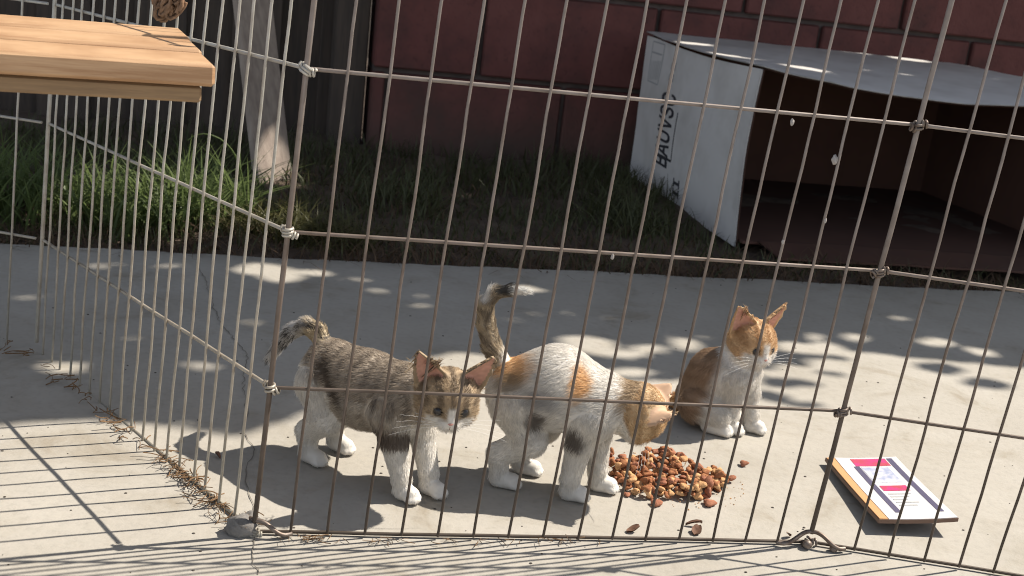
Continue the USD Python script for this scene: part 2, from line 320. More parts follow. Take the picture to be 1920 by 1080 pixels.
# ------------------------------------------------------------------ wire pen
FC = np.array([-0.24929, 1.14601, 0.004]); FD = np.array([0.98045, 0.19675, 0.0]); FE = np.array([-0.67806, 0.73501, -0.0133]); FZ = np.array([0.0539, -0.0013, 1.0])
HZ = [0.0, 0.170, 0.3397, 0.5045, 0.672]
FL = 0.6485
FT = FC + FD * FL
_ra = math.radians(-6.0); FR = np.array([math.cos(_ra), math.sin(_ra), 0.0])
def wob(P, amp, seed):
    P = np.array(P); q = P * 9 + seed * 3.7
    return P + amp * np.stack([meshkit.fbm(q, 3, 1) - 0.5, meshkit.fbm(q, 3, 2) - 0.5, np.zeros(len(P))], 1) * 2
def panel(label, base, D, offs, length, mat, pole_at=None, ends=True):
    nrm = np.cross(D, FZ); nrm /= np.linalg.norm(nrm)
    if nrm[1] > 0: nrm = -nrm                               # towards the camera
    t = thing("pen_panel", label, "wire panel", base)
    zz = np.linspace(0, HZ[-1], 22)
    for i, o in enumerate(offs):
        P = base + np.outer(np.full(len(zz), o), D) + np.outer(zz, FZ) + nrm * 0.0021
        part(t, "wire", tube(wob(P, 0.0024, i), 0.00165, 7), mat, 60)
    for j, z in enumerate(HZ):
        s = np.linspace(0.004, length - 0.004, 26)
        P = base + np.outer(s, D) + FZ * z - nrm * 0.0018
        part(t, "rail", tube(wob(P, 0.0018, 40 + j), 0.0021, 8), mat, 60)
    if pole_at is not None:
        for o in pole_at:
            P = base + np.outer(np.full(len(zz), o), D) + np.outer(np.r_[0.012, zz[1:]], FZ)
            part(t, "pole", tube(wob(P, 0.0010, 70), 0.0029, 9), mat, 60)
    return t, nrm
main_offs = [0.0396 + 0.04057 * i for i in range(15)]
left_offs = [0.034 * (i + 1) + rng.normal(0, 0.0008) for i in range(18)]
right_offs = [0.047 + 0.0405 * i for i in range(15)]
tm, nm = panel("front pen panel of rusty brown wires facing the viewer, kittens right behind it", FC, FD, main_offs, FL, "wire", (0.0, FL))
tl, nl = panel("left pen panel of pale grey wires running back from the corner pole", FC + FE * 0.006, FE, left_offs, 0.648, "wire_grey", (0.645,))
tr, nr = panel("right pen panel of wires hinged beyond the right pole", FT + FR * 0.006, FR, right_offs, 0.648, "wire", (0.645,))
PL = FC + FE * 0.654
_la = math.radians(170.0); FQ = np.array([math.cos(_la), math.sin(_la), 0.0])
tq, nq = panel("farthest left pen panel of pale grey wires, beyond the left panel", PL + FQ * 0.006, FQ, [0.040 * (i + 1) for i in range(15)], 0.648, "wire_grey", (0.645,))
def coil(c, axis, r, turns, wire, pitch):
    axis = axis / np.linalg.norm(axis); a = np.cross(axis, [0.3, 1, 0.2]); a /= np.linalg.norm(a); b = np.cross(axis, a)
    th = np.linspace(0, turns * 2 * np.pi, int(turns * 11))
    P = c + r * (np.cos(th)[:, None] * a + np.sin(th)[:, None] * b) + np.outer((th / th[-1] - 0.5) * pitch, axis)
    return tube(P, wire, 6)
for t, base, D1, D2, mt in ((tm, FC, FD, FE, "wire_grey"), (tr, FT, -FD, FR, "clip")):
    for j, z in enumerate(HZ):
        c = base + FZ * z
        part(t, "hinge_coil", cat_([coil(c + FZ * rng.normal(0, 0.001), FZ + 0.3 * rng.normal() * D1, 0.0047, 1.7 + rng.random(), 0.0017, 0.008), coil(c + D1 * 0.006 - FZ * 0.003, D1 + 0.3 * rng.normal() * FZ, 0.0036, 1.6 + rng.random(), 0.0014, 0.007),
                                    coil(c + D2 * 0.006 + FZ * 0.002, D2, 0.0036, 1.5, 0.0014, 0.006)]), mt, 60)
# bowed feet of the corner hinges
for t, base, D1, D2 in ((tm, FC, FD, FE), (tr, FT, -FD, FR)):
    for D, ln in ((D1, 0.036), (D2, 0.036)):
        P = curve([base + FZ * 0.014, base + D * ln * 0.35 + FZ * 0.013 + np.array([0, -0.004, 0]), base + D * ln * 0.75 + FZ * 0.004 + np.array([0, -0.008, 0]), base + D * ln * 1.15 + FZ * 0.001 + np.array([0, -0.003, 0])], 14)
        part(t, "hinge_foot", tube(P, 0.0026, 8), "clip", 60)
part(tr, "hinge_knob", trimesh.creation.icosphere(2, 0.0055).apply_translation(FT + np.array([-0.004, -0.010, 0.002])), "clip", True)
part(tr, "hinge_knob", trimesh.creation.icosphere(2, 0.0050).apply_translation(FT + FR * 0.028 + np.array([0, -0.006, 0.0])), "clip", True)
# scraps of white plastic stuck on the wires
def lump(c, r, sq=(1, 1, 1), seed=0):
    s = trimesh.creation.icosphere(2, 1.0); n_ = meshkit.fbm(s.vertices * 2.1 + seed, 3, seed)
    s.vertices = s.vertices * (0.6 + 0.8 * n_)[:, None] * r * np.array(sq) + c; return s
def on_main(px, py):
    d = _ray(px, py); nn = np.cross(FD, FZ); nn /= np.linalg.norm(nn); return EYE + d * (((FC - EYE) @ nn) / (d @ nn)) - nn * 0.003 * np.sign(nn[1])
for (px, py, r, lab) in ((1563, 299, 0.0046, "largest pale scrap of lint caught on the wire in front of the dark carton opening"), (1483, 228, 0.0030, "pale scrap of lint hanging under the third rail at the right"),
                         (1545, 412, 0.0026, "small pale lump on the wire below the largest scrap of lint"), (1466, 452, 0.0023, "tiny pale lump on the wire low in front of the carton opening"), (1147, 480, 0.0026, "pale scrap stuck on the second rail in front of the dark grass")):
    single("lint_scrap", lump(on_main(px, py), r * 0.85, (0.8, 0.8, 1.4), int(px)), "lint", lab, "lint", smooth=True)

# ------------------------------------------------------------------ cardboard carton on its side
cu0, cu1, cv0, cv1, ch = 0.55 + 0.655 - 0.0, 0, 0, 0, 0.436
c_fb, c_bl = to_uv(np.array([0.522, 2.793])), to_uv(np.array([0.311, 3.635]))
cu0 = float((c_fb[0] + c_bl[0]) / 2); cv0 = float(c_fb[1]); cv1 = min(float(c_bl[1]), 3.40); cu1 = cu0 + 1.02
ZB = 0.006
ct = thing("cardboard_carton", "large white cardboard carton lying open towards the viewer, brown inside", "carton", yd((cu0 + cu1) / 2, (cv0 + cv1) / 2, 0))
def yb(u0, u1, v0, v1, z0, z1, bev=0.0): return box(yd((u0 + u1) / 2, (v0 + v1) / 2, (z0 + z1) / 2), (u1 - u0, v1 - v0, z1 - z0), YR, bev)
T = 0.006
def wavy(u0, u1, v0, v1, zf, th, nu=40, nv=24):
    """a sheet of board with thickness; zf(u, v) its underside"""
    U, V = np.meshgrid(np.linspace(u0, u1, nu), np.linspace(v0, v1, nv), indexing="ij"); Z = zf(U, V)
    def P(Z): return np.stack([U * math.cos(YA) - V * math.sin(YA), U * math.sin(YA) + V * math.cos(YA), Z], -1).reshape(-1, 3)
    V_ = np.vstack([P(Z + th), P(Z)]); n = nu * nv; i = np.arange(n).reshape(nu, nv)
    q = np.stack([i[:-1, :-1], i[1:, :-1], i[1:, 1:], i[:-1, 1:]], -1).reshape(-1, 4)
    F = [q, q[:, ::-1] + n]
    for e in (i[:, 0], i[-1, :], i[::-1, -1], i[0, ::-1]):
        F.append(np.stack([e[1:], e[:-1], e[:-1] + n, e[1:] + n], 1))
    return V_, np.vstack(F)
def side_sheet(uu, th, nv=26, nz=20):
    V, Zr = np.meshgrid(np.linspace(cv0, cv1, nv), np.linspace(0, 1, nz), indexing="ij")
    f_ = (V - cv0) / (cv1 - cv0)
    top = ch - 0.010 * np.sin(np.pi * np.clip(f_ * 1.1, 0, 1))
    Z = ZB + Zr * (top - ZB)
    bow = 0.012 * np.sin(np.pi * f_) * np.sin(np.pi * Zr) + 0.006 * (meshkit.fbm(np.stack([V * 4, Zr * 3, V * 0], -1), 2, 4) - 0.5)
    bow = bow + 0.010 * np.clip(1 - f_ / 0.12, 0, 1) * np.abs(np.sin(Zr * 3.0))
    def P(o): U = uu + o - bow; return np.stack([U * math.cos(YA) - V * math.sin(YA), U * math.sin(YA) + V * math.cos(YA), Z], -1).reshape(-1, 3)
    V_ = np.vstack([P(0), P(th)]); n = nv * nz; i = np.arange(n).reshape(nv, nz)
    q = np.stack([i[:-1, :-1], i[:-1, 1:], i[1:, 1:], i[1:, :-1]], -1).reshape(-1, 4)
    F = [q[:, ::-1], q + n]
    for e in (i[:, 0], i[-1, :], i[::-1, -1], i[0, ::-1]):
        F.append(np.stack([e[1:], e[:-1], e[:-1] + n, e[1:] + n], 1)[:, ::-1])
    return V_, np.vstack(F)
white_side = part(ct, "side_panel", side_sheet(cu0, 0.003), "carton_white", True)
part(ct, "side_lining", side_sheet(cu0 + 0.0045, 0.003), "carton_brown", True, label="brown inner face of the left side")
part(ct, "side_panel", yb(cu1 - T, cu1, cv0, cv1, ZB, ch), "carton_brown", label="brown right side")
part(ct, "back_panel", yb(cu0 + 0.012, cu1 - T - 0.002, cv1 - T, cv1 - 0.001, ZB, ch - 0.014), "carton_brown")
part(ct, "bottom_panel", yb(cu0 + 0.012, cu1 - T - 0.002, cv0 - 0.02, cv1 - T - 0.002, 0.020, 0.026), "carton_brown")
def top_z(U, V):
    f_ = np.clip((cv1 - V) / (cv1 - cv0), 0, 1.3); s = (U - cu0) / (cu1 - cu0)
    return ch + 0.004 - 0.042 * f_ ** 2 * np.sin(np.pi * np.clip(s, 0, 1)) ** 0.8 - 0.008 * np.sin(np.pi * np.clip(f_, 0, 1)) * (1 - s) + 0.012 * (meshkit.fbm(np.stack([U * 4, V * 4, U * 0], -1), 3, 9) - 0.5)
white_top = part(ct, "top_panel", wavy(cu0 - 0.006, cu1 + 0.004, cv0 - 0.012, cv1, lambda U, V: top_z(U, V) + 0.0035, 0.0035), "carton_white", True)
part(ct, "top_lining", wavy(cu0 + 0.010, cu1 - 0.008, cv0 - 0.010, cv1 - 0.01, lambda U, V: top_z(U, V), 0.003), "carton_brown", True, label="brown underside of the top")
def flap_z(U, V):
    return 0.016 + 0.012 * np.clip((V - (cv0 - 0.14)) / 0.14, 0, 1) + 0.01 * (meshkit.fbm(np.stack([U * 6, V * 6, U * 0], -1), 2, 12) - 0.5)
part(ct, "bottom_flap", wavy(cu0 + 0.05, cu1 - 0.04, cv0 - 0.15, cv0 - 0.024, flap_z, 0.005), "carton_brown", True, label="brown bottom flap folded out on the ground")
# print on the white side: reading direction runs up the side
def on_side(mesh2d, v_c, z_c, ang, uu=None):
    """a flat xy mesh laid on the left side: local x -> along -z/up, turned by ang; local +z points out (-u)"""
    mm = mesh2d.copy(); mm.vertices -= [mm.bounds[:, 0].mean(), mm.bounds[:, 1].mean(), 0]
    c, s = math.cos(ang), math.sin(ang)
    mm = mm.subdivide_to_size(0.02); out = []
    for x, y, z in mm.vertices:
        a, b = c * x - s * y, s * x + c * y
        v = v_c - a; zz = z_c + b
        f_ = (v - cv0) / (cv1 - cv0); zr = (zz - ZB) / (ch - ZB)
        bow = 0.012 * math.sin(math.pi * min(max(f_, 0), 1)) * math.sin(math.pi * min(max(zr, 0), 1)) + 0.006 * (float(meshkit.fbm(np.array([v * 4, zr * 3, 0.0]), 2, 4)) - 0.5)
        out.append(yd(cu0 - bow - 0.0006 - z, v, zz))
    mm.vertices = np.array(out); return mm
def flat(w_, h_, d=0.0004): return trimesh.creation.box([w_, h_, d])
def frame2(w_, h_, t_):
    return cat_([flat(w_, t_).apply_translation([0, h_ / 2, 0]), flat(w_, t_).apply_translation([0, -h_ / 2, 0]), flat(t_, h_).apply_translation([w_ / 2, 0, 0]), flat(t_, h_).apply_translation([-w_ / 2, 0, 0])])
def side_pt(px, py):
    d = _ray(px, py); nn = yd(1, 0); P = EYE + d * ((cu0 - EYE @ nn) / (d @ nn)); q = to_uv(P[:2]); return float(q[1]), float(P[2])
def printed(mesh, px, py, ang, mat="print_ink", lab=None):
    v, z = side_pt(px, py); part(white_side, "print", on_side(mesh, v, z, ang), mat, label=lab)
va, za = side_pt(1244, 318); vb, zb = side_pt(1262, 172)
hgt = abs(zb - za)
txt = meshkit.text_mesh("BAUVSC", 0.105, 0.0004, bold=True)
txt.vertices[:, 0] *= (hgt * 0.93) / np.ptp(txt.vertices[:, 0])
printed(txt, 1252, 243, math.pi / 2, lab="large black lettering running up the side")
fr = cat_([flat(hgt * 0.62, 0.005).apply_translation([-hgt * 0.19, -0.062, 0]), flat(0.007, 0.122).apply_translation([-hgt * 0.5, 0, 0])])
printed(fr, 1257, 252, math.pi / 2, lab="black line and bracket beside the lettering")
printed(meshkit.text_mesh("K II", 0.045, 0.0004, bold=True), 1268, 372, math.pi / 2)
printed(meshkit.text_mesh("22", 0.035, 0.0004), 1264, 135, math.pi / 2, "print_grey")
printed(frame2(0.10, 0.115, 0.004), 1232, 118, 0, "print_grey")
for i in range(7):
    printed(flat(0.004, 0.055), 1222 + i * 3.2, 132, 0, "print_grey")
printed(flat(0.09, 0.005), 1233, 100, 0, "print_grey")
# faint print on top
for (px, py, w_, h_) in ((1400, 78, 0.05, 0.02), (1440, 81, 0.03, 0.018), (1480, 84, 0.06, 0.02), (1530, 88, 0.05, 0.016)):
    g = ground(px, py, ch); q = to_uv(g[:2]); zz = float(top_z(np.array([[q[0]]]), np.array([[q[1]]]))[0, 0]) + 0.0072
    part(white_top, "print", box(yd(q[0], q[1], zz), (w_, h_, 0.0006), YR), "print_grey")

# ------------------------------------------------------------------ stacked pine boards of a bench, near the left
zc = 0.520
cor = np.array([-0.2709, 1.000, zc]); A = math.radians(23.3); du = np.array([-math.cos(A), -math.sin(A), 0]); dv = np.array([-math.sin(A), math.cos(A), 0])
BR = np.stack([-du, dv, [0, 0, 1.0]], 1)
bt = thing("pine_bench", "corner of a pale pine bench top of stacked boards outside the left panel", "bench", cor + du * 0.3 + dv * 0.13 - [0, 0, zc])
bw = 0.084
for i in range(3):
    ln = 0.62 + (0, -0.004, 0.003)[i]
    part(bt, "board", box(cor + du * ln / 2 + dv * (bw / 2 + i * (bw + 0.006)) - [0, 0, 0.0095 - (0, 0.0022, 0.0042)[i]], (ln, bw, 0.019), BR, 0.0028), "pine")
part(bt, "lower_board", box(cor + du * (0.01 + 0.29) + dv * 0.044 - [0, 0, 0.0195 + 0.0075], (0.58, 0.074, 0.014), BR, 0.002), "pine_old", label="darker weathered board under the top")
part(bt, "lower_board", box(cor + du * (0.01 + 0.29) + dv * 0.214 - [0, 0, 0.0195 + 0.0075], (0.58, 0.074, 0.014), BR, 0.002), "pine_old", label="darker weathered board under the top")
for a in (0.40, 0.55):
    for b in (0.05, 0.21):
        part(bt, "leg", box(cor + du * a + dv * b + [0, 0, -zc / 2 - 0.018], (0.04, 0.04, zc - 0.037), BR, 0.003), "pine_old")
# frayed twine wound round the wires above the bench
tw = []
P0 = FC + FE * 0.34
for i in range(16):
    c = at(318 + rng.normal(0, 9), 8 + rng.normal(0, 11), 1.335)
    th = rng.random() * 6
    tw.append(tube([c + 0.010 * np.array([math.cos(th + a), 0.5 * math.sin(th * 2 + a), math.sin(th + a * 1.3)]) for a in np.linspace(0, 4.5, 9)], 0.0024, 5))
single("twine_bundle", cat_(tw), "twine", "brown frayed twine wound round the left panel wires at the top left", "twine", smooth=True)

# ------------------------------------------------------------------ tree outside the frame on the right: its crown is shaped along the sun rays to shade the back of the yard
BND = np.array([to_uv(ground(*q)[:2]) for q in [(-500, 820), (0, 800), (150, 790), (307, 800), (400, 815), (450, 826), (500, 802), (560, 785), (640, 742), (720, 692), (860, 662), (1000, 680), (1100, 700), (1180, 716), (1260, 716),
                (1330, 702), (1440, 708), (1500, 694), (1600, 660), (1700, 672), (1900, 690), (2300, 720)]])
def gp(P): P = np.asarray(P, float); return to_uv((P - SUN * (P[..., 2:3] / SUN[2]))[..., :2])
SPOTS = []                                                   # gaps: centre (u, v) on the ground and half axes
def spot_px(x, y, w_, h_, pad=1.0):
    c = to_uv(ground(x, y)[:2]); a = to_uv(ground(x + w_ / 2, y + 0.115 * w_ / 2)[:2]); b = to_uv(ground(x, y + h_ / 2)[:2])
    SPOTS.append((c[0], c[1], pad * 0.9 * np.linalg.norm(a - c), pad * 0.8 * np.linalg.norm(b - c)))
for s in [(480, 605, 44, 11), (792, 577, 44, 15), (945, 600, 50, 11), (990, 543, 50, 9), (1010, 587, 40, 9), (1085, 590, 38, 9), (1130, 591, 34, 9), (1160, 622, 34, 11), (1108, 647, 110, 34), (1165, 664, 120, 14),
          (1235, 655, 84, 17), (1292, 648, 60, 20), (1318, 628, 36, 13), (362, 686, 66, 15), (345, 728, 84, 13), (442, 772, 40, 15), (548, 764, 44, 15), (250, 640, 50, 12), (325, 500, 44, 18), (490, 505, 100, 26), (530, 520, 70, 26), (590, 512, 60, 14),
          (660, 525, 60, 7), (720, 548, 60, 7), (770, 554, 40, 7), (1180, 700, 70, 16), (1515, 630, 46, 11), (1600, 632, 46, 14), (1505, 652, 110, 22), (1560, 682, 90, 18), (1480, 690, 80, 16), (1545, 652, 100, 20), (1440, 700, 60, 12),
          (120, 690, 80, 20), (60, 560, 50, 12), (200, 500, 60, 14), (1750, 640, 80, 16), (1850, 660, 90, 14), (1700, 600, 40, 10)]:
    spot_px(*s)
def spot3(P, r1, r2):
    q = gp(np.asarray(P, float)); SPOTS.append((q[0], q[1], r1, r2))
for px, py, r1, r2 in ((1300, 88, 0.045, 0.03), (1345, 104, 0.035, 0.022), (1462, 93, 0.045, 0.03), (1515, 126, 0.055, 0.028), (1590, 105, 0.06, 0.07), (1700, 120, 0.06, 0.05), (1400, 110, 0.025, 0.02)):
    spot3(ground(px, py, ch - 0.005), r1, r2)
for px, py, r1, r2 in ((325, 350, 0.06, 0.03), (360, 320, 0.07, 0.04), (400, 330, 0.07, 0.05), (440, 340, 0.06, 0.05), (470, 320, 0.04, 0.03), (390, 270, 0.06, 0.03), (430, 290, 0.05, 0.03), (480, 380, 0.05, 0.03), (540, 400, 0.06, 0.03), (600, 350, 0.04, 0.02), (330, 400, 0.05, 0.03)):
    spot3(at(px, py, 2.40), r1, r2)
spot3(at(400, 335, 2.42), 0.20, 0.085); spot3(at(350, 300, 2.42), 0.14, 0.07); spot3(at(420, 290, 2.45), 0.12, 0.06); spot3(at(450, 400, 2.42), 0.12, 0.05); spot3(at(250, 320, 2.40), 0.12, 0.07)
for t_ in (0.04, 0.065, 0.09): spot3(p0 + ax * t_ + np.array([0, -0.01, 0]), 0.075, 0.020)
SHADE = []                                                   # leafy fingers beyond the edge
def shade_px(x, y, w_, h_):
    c = to_uv(ground(x, y)[:2]); a = to_uv(ground(x + w_ / 2, y + 0.115 * w_ / 2)[:2]); b = to_uv(ground(x, y + h_ / 2)[:2])
    SHADE.append((c[0], c[1], np.linalg.norm(a - c), np.linalg.norm(b - c)))
for s in [(1500, 668, 130, 22), (1560, 668, 90, 26), (1480, 718, 150, 20), (1455, 742, 70, 28), (1510, 758, 90, 14), (1570, 700, 90, 12), (1760, 690, 120, 22), (1850, 720, 120, 18)]: shade_px(*s)
S_ = np.array(SPOTS); H_ = np.array(SHADE)
def in_ell(q, E):
    q3 = np.c_[q * 16, np.zeros(len(q))]; q = q + 0.038 * np.stack([meshkit.fbm(q3, 3, 61) - 0.5, 0.8 * (meshkit.fbm(q3 + 40, 3, 62) - 0.5)], 1)
    return ((((q[:, None, 0] - E[None, :, 0]) / E[None, :, 2]) ** 2 + ((q[:, None, 1] - E[None, :, 1]) / E[None, :, 3]) ** 2) < 1).any(1)
def shaded(q):
    vb_ = np.interp(q[:, 0], BND[:, 0], BND[:, 1])
    ok = (q[:, 1] > vb_) | in_ell(q, H_)
    return ok & ~in_ell(q, S_)
def leaf_cloud(n, zlo, zhi, u_rng, v_rng, size, seed, only=None):
    r = np.random.default_rng(seed)
    q = np.stack([r.uniform(*u_rng, n), r.uniform(*v_rng, n)], 1)
    keep = shaded(q)
    if only is not None: keep &= only(q)
    q = q[keep]; n = len(q)
    z = r.uniform(zlo, zhi, n); P = np.stack([q[:, 0] * math.cos(YA) - q[:, 1] * math.sin(YA), q[:, 0] * math.sin(YA) + q[:, 1] * math.cos(YA), np.zeros(n)], 1) + SUN * (z / SUN[2])[:, None]
    nrm = np.array([0.3, 0.1, 1.0]) + r.normal(0, 0.45, (n, 3)); nrm /= np.linalg.norm(nrm, axis=1, keepdims=True)
    d = r.normal(0, 1, (n, 3)); d -= nrm * (d * nrm).sum(1, keepdims=True); d /= np.linalg.norm(d, axis=1, keepdims=True); s = np.cross(nrm, d)
    L = size * r.uniform(0.7, 1.3, n)[:, None]; W = L * 0.30
    ring = np.stack([P - d * L / 2, P - d * L * 0.1 + s * W, P + d * L * 0.25 + s * W * 0.8, P + d * L / 2, P + d * L * 0.25 - s * W * 0.8, P - d * L * 0.1 - s * W], 1)
    good = np.ones(n, bool)
    for k in range(6): good &= shaded(gp(ring[:, k]))
    ring = ring[good]; n = len(ring)
    V = ring.reshape(-1, 3); b = (np.arange(n) * 6)[:, None]
    F = np.vstack([b + np.array([[0, 1, 5]]), b + np.array([[1, 2, 4]]), b + np.array([[1, 4, 5]]), b + np.array([[2, 3, 4]])])
    return V, F
def merge(parts):
    V, F, o = [], [], 0
    for v, f in parts: V.append(v); F.append(f + o); o += len(v)
    return np.vstack(V), np.vstack(F)
cl = [leaf_cloud(30000, 2.15, 3.1, (-1.7, 2.4), (1.4, 3.75), 0.075, 1), leaf_cloud(36000, 2.1, 2.7, (-1.6, 2.2), (1.4, 2.6), 0.040, 2), leaf_cloud(30000, 2.05, 2.35, (-1.0, 1.6), (1.4, 2.4), 0.024, 3)]
crown = merge(cl)
tb = yd(3.35, 2.75, -0.02)
tree = thing("shade_tree", "leafy tree to the right whose crown hangs over the back of the yard", "tree", tb)
tr_pts = curve([tb, tb + [0.02, 0.0, 0.9], tb + [-0.05, 0.03, 1.7], tb + [-0.12, 0.0, 2.4], tb + [-0.3, 0.02, 3.2]], 24)
limbs = [tube(tr_pts, np.linspace(0.11, 0.04, 24), 12)]
for k in range(7):
    a = tr_pts[15 + k]; e = yd(1.7 + 0.22 * k + rng.normal(0, 0.1), 2.2 + 1.6 * ((k * 0.37) % 1), 2.35 + 0.5 * rng.random())
    limbs.append(tube(curve([a, (a + e) / 2 + [0, 0, 0.15], e], 12), np.linspace(0.020, 0.004, 12), 6))
part(tree, "trunk", cat_(limbs), "bark", True)
part(tree, "crown", crown, "tree_leaf", kind="stuff")

# ------------------------------------------------------------------ grass
def blades(P, h, w_, lean, seed, droop=0.5, nseg=3, az=None):
    r = np.random.default_rng(seed); n = len(P)
    az = r.uniform(0, 2 * np.pi, n) if az is None else az
    d = np.stack([np.cos(az), np.sin(az), np.zeros(n)], 1); s = np.stack([-np.sin(az), np.cos(az), np.zeros(n)], 1)
    tw = r.uniform(-0.8, 0.8, n)[:, None]; s = s * np.cos(tw) + d * np.sin(tw)
    rows = []
    for k in range(nseg + 1):
        t = k / nseg
        c = P + d * (h * lean * t ** 1.6)[:, None] + np.array([0, 0, 1]) * (h * (t - droop * lean * t * t * 0.6))[:, None]
        wk = w_ * (1 - t ** 1.5) + 0.0003
        rows.append(c + s * wk[:, None]); rows.append(c - s * wk[:, None])
    V = np.stack(rows, 1).reshape(-1, 3); m_ = 2 * (nseg + 1); b = (np.arange(n) * m_)[:, None]
    F = []
    for k in range(nseg):
        F += [b + np.array([[2 * k, 2 * k + 1, 2 * k + 3]]), b + np.array([[2 * k, 2 * k + 3, 2 * k + 2]])]
    return V, np.vstack(F)
def scatter(n, u0, u1, v0, v1, seed, dens=None):
    r = np.random.default_rng(seed); U, V = r.uniform(u0, u1, n), r.uniform(v0, v1, n)
    if dens is not None:
        k = r.random(n) < dens(U, V); U, V = U[k], V[k]
    k = ~((U > cu0 - 0.02) & (U < cu1) & (V > cv0 - 0.13)); U, V = U[k], V[k]
    Z = soil_z(U, V) - 0.012
    return np.stack([U * math.cos(YA) - V * math.sin(YA), U * math.sin(YA) + V * math.cos(YA), Z], 1), U, V
patch = lambda U, V: np.clip(meshkit.fbm(np.stack([U * 4, V * 4, U * 0], -1), 3, 21) * 2.2 - 0.45, 0.08, 1)
P, U, V = scatter(20000, -1.5, 2.2, VK + 0.02, 3.46, 31, patch)
r_ = np.random.default_rng(5)
h = r_.uniform(0.018, 0.060, len(P)) * (1 + 0.5 * (V > 2.9))
g1 = blades(P, h, r_.uniform(0.0010, 0.0024, len(P)), r_.uniform(0.2, 1.1, len(P)), 6)
single("lawn_grass", g1, "grass_dark", "short dark green grass in the shade between concrete and wall", "grass", kind="stuff")
P, U, V = scatter(9000, -1.6, 2.2, VK - 0.005, VK + 0.30, 33, lambda U, V: np.exp(-((V - VK) / 0.13) ** 2))
h = r_.uniform(0.02, 0.075, len(P))
g2 = blades(P, h, r_.uniform(0.0006, 0.0015, len(P)), r_.uniform(0.7, 1.9, len(P)), 8)
P, U, V = scatter(6000, -1.0, 1.6, 2.40, 3.3, 34, lambda U, V: 1.1 - patch(U, V))
h = r_.uniform(0.02, 0.06, len(P)); g2b = blades(P, h, r_.uniform(0.0008, 0.0016, len(P)), r_.uniform(0.8, 1.8, len(P)), 9)
single("dry_grass", merge([g2, g2b]), "straw", "dry brown straw and roots along the edge of the concrete", "dry grass", kind="stuff")
def clump(label, uc, vc, ru, rv, n, hmin, hmax, wmin, wmax, mat, seed, lean=(0.3, 1.1)):
    r = np.random.default_rng(seed); th = r.uniform(0, 2 * np.pi, n); rr = np.sqrt(r.random(n))
    U, V = uc + ru * rr * np.cos(th), vc + rv * rr * np.sin(th); V = np.maximum(V, VK + 0.012)
    P = np.stack([U * math.cos(YA) - V * math.sin(YA), U * math.sin(YA) + V * math.cos(YA), soil_z(U, V) - 0.012], 1)
    g = blades(P, r.uniform(hmin, hmax, n), r.uniform(wmin, wmax, n), r.uniform(*lean, n), seed + 1, 0.7, 5)
    return single("grass_clump", g, mat, label, "grass clump", group=None, smooth=False)
def uvp(px, py, Y): return to_uv(at(px, py, Y)[:2])
a = uvp(335, 400, 2.33); clump("sunlit leafy green grass clump at the left edge by the bench", -0.17, 2.50, 0.14, 0.11, 330, 0.10, 0.22, 0.0020, 0.0045, "grass_bright", 50)
clump("tall bright green grass clump just left of the leaning plank", -0.03, 2.56, 0.09, 0.09, 260, 0.11, 0.24, 0.0018, 0.0042, "grass_bright", 52)
clump("olive yellowish grass clump in front of the leaning plank foot", 0.10, 2.48, 0.11, 0.10, 420, 0.05, 0.12, 0.0010, 0.0024, "grass_olive", 54, (0.4, 1.4))
clump("ragged olive grass clump at the edge behind the corner pole", 0.22, 2.42, 0.10, 0.07, 300, 0.04, 0.10, 0.0009, 0.0020, "grass_olive", 56, (0.5, 1.6))
clump("bright green grass clump far out at the left end of the yard", -0.45, 2.52, 0.17, 0.11, 330, 0.10, 0.22, 0.0018, 0.0042, "grass_bright", 58)
clump("dark green grass tuft in the shade in front of the red wall", 0.40, 2.75, 0.12, 0.12, 240, 0.05, 0.12, 0.0012, 0.0026, "grass_dark", 60)
clump("dark grass tuft growing against the white side of the carton", 0.98, 2.72, 0.10, 0.16, 260, 0.05, 0.13, 0.0012, 0.0026, "grass_dark", 62)
# the long bent stalk above the left clump
P = curve([at(470, 300, 2.45) * [1, 1, 0] + [0, 0, 0.03], at(440, 290, 2.42), at(415, 262, 2.40), at(378, 251, 2.38), at(352, 263, 2.37)], 16)
single("bent_grass_stalk", tube(P, np.linspace(0.0028, 0.0012, 16), 6), "grass_bright", "single long pale grass stalk bent over above the left clump", "grass stalk", smooth=True)

# ------------------------------------------------------------------ litter on the concrete
lit = []
r_ = np.random.default_rng(77)
def stems(path, n, spread, ln, rad, zmax):
    out = []
    P = np.array(path)
    for i in range(n):
        t = r_.random() * (len(P) - 1); k = int(t); c = P[k] + (P[min(k + 1, len(P) - 1)] - P[k]) * (t - k) + np.array([r_.normal(0, spread), r_.normal(0, spread), 0]); c[2] = 0.002 + r_.random() ** 2 * zmax
        a = r_.uniform(0, 6.28); l = ln * r_.uniform(0.4, 1.3); d = np.array([math.cos(a), math.sin(a), 0])
        out.append(tube(curve([c - d * l / 2, c + np.array([r_.normal(0, l * .12), r_.normal(0, l * .12), r_.random() * zmax * .4]), c + d * l / 2 + [0, 0, r_.random() * zmax * .5]], 5), rad * r_.uniform(0.5, 1.2), 4, False))
    return out
pathL = [ground(300, 862), ground(345, 895), ground(385, 940), ground(432, 985)]
lit += stems(pathL, 95, 0.006, 0.022, 0.0007, 0.010)
lit += stems([ground(0, 650), ground(150, 740), ground(300, 862)], 60, 0.008, 0.024, 0.0008, 0.010)
lit += stems([ground(440, 990), ground(480, 985)], 60, 0.006, 0.016, 0.0006, 0.010)
lit += stems([ground(500, 1012), ground(760, 1022), ground(960, 1018), ground(1140, 1020)], 46, 0.004, 0.016, 0.0005, 0.004)
lit += stems([ground(560, 1012), ground(600, 1015)], 20, 0.003, 0.012, 0.0005, 0.004)
single("dry_stem_litter", cat_(lit), "dry_stem", "dry brown stems and chaff gathered along the foot of the pen", "plant litter", kind="stuff")
g_ = []
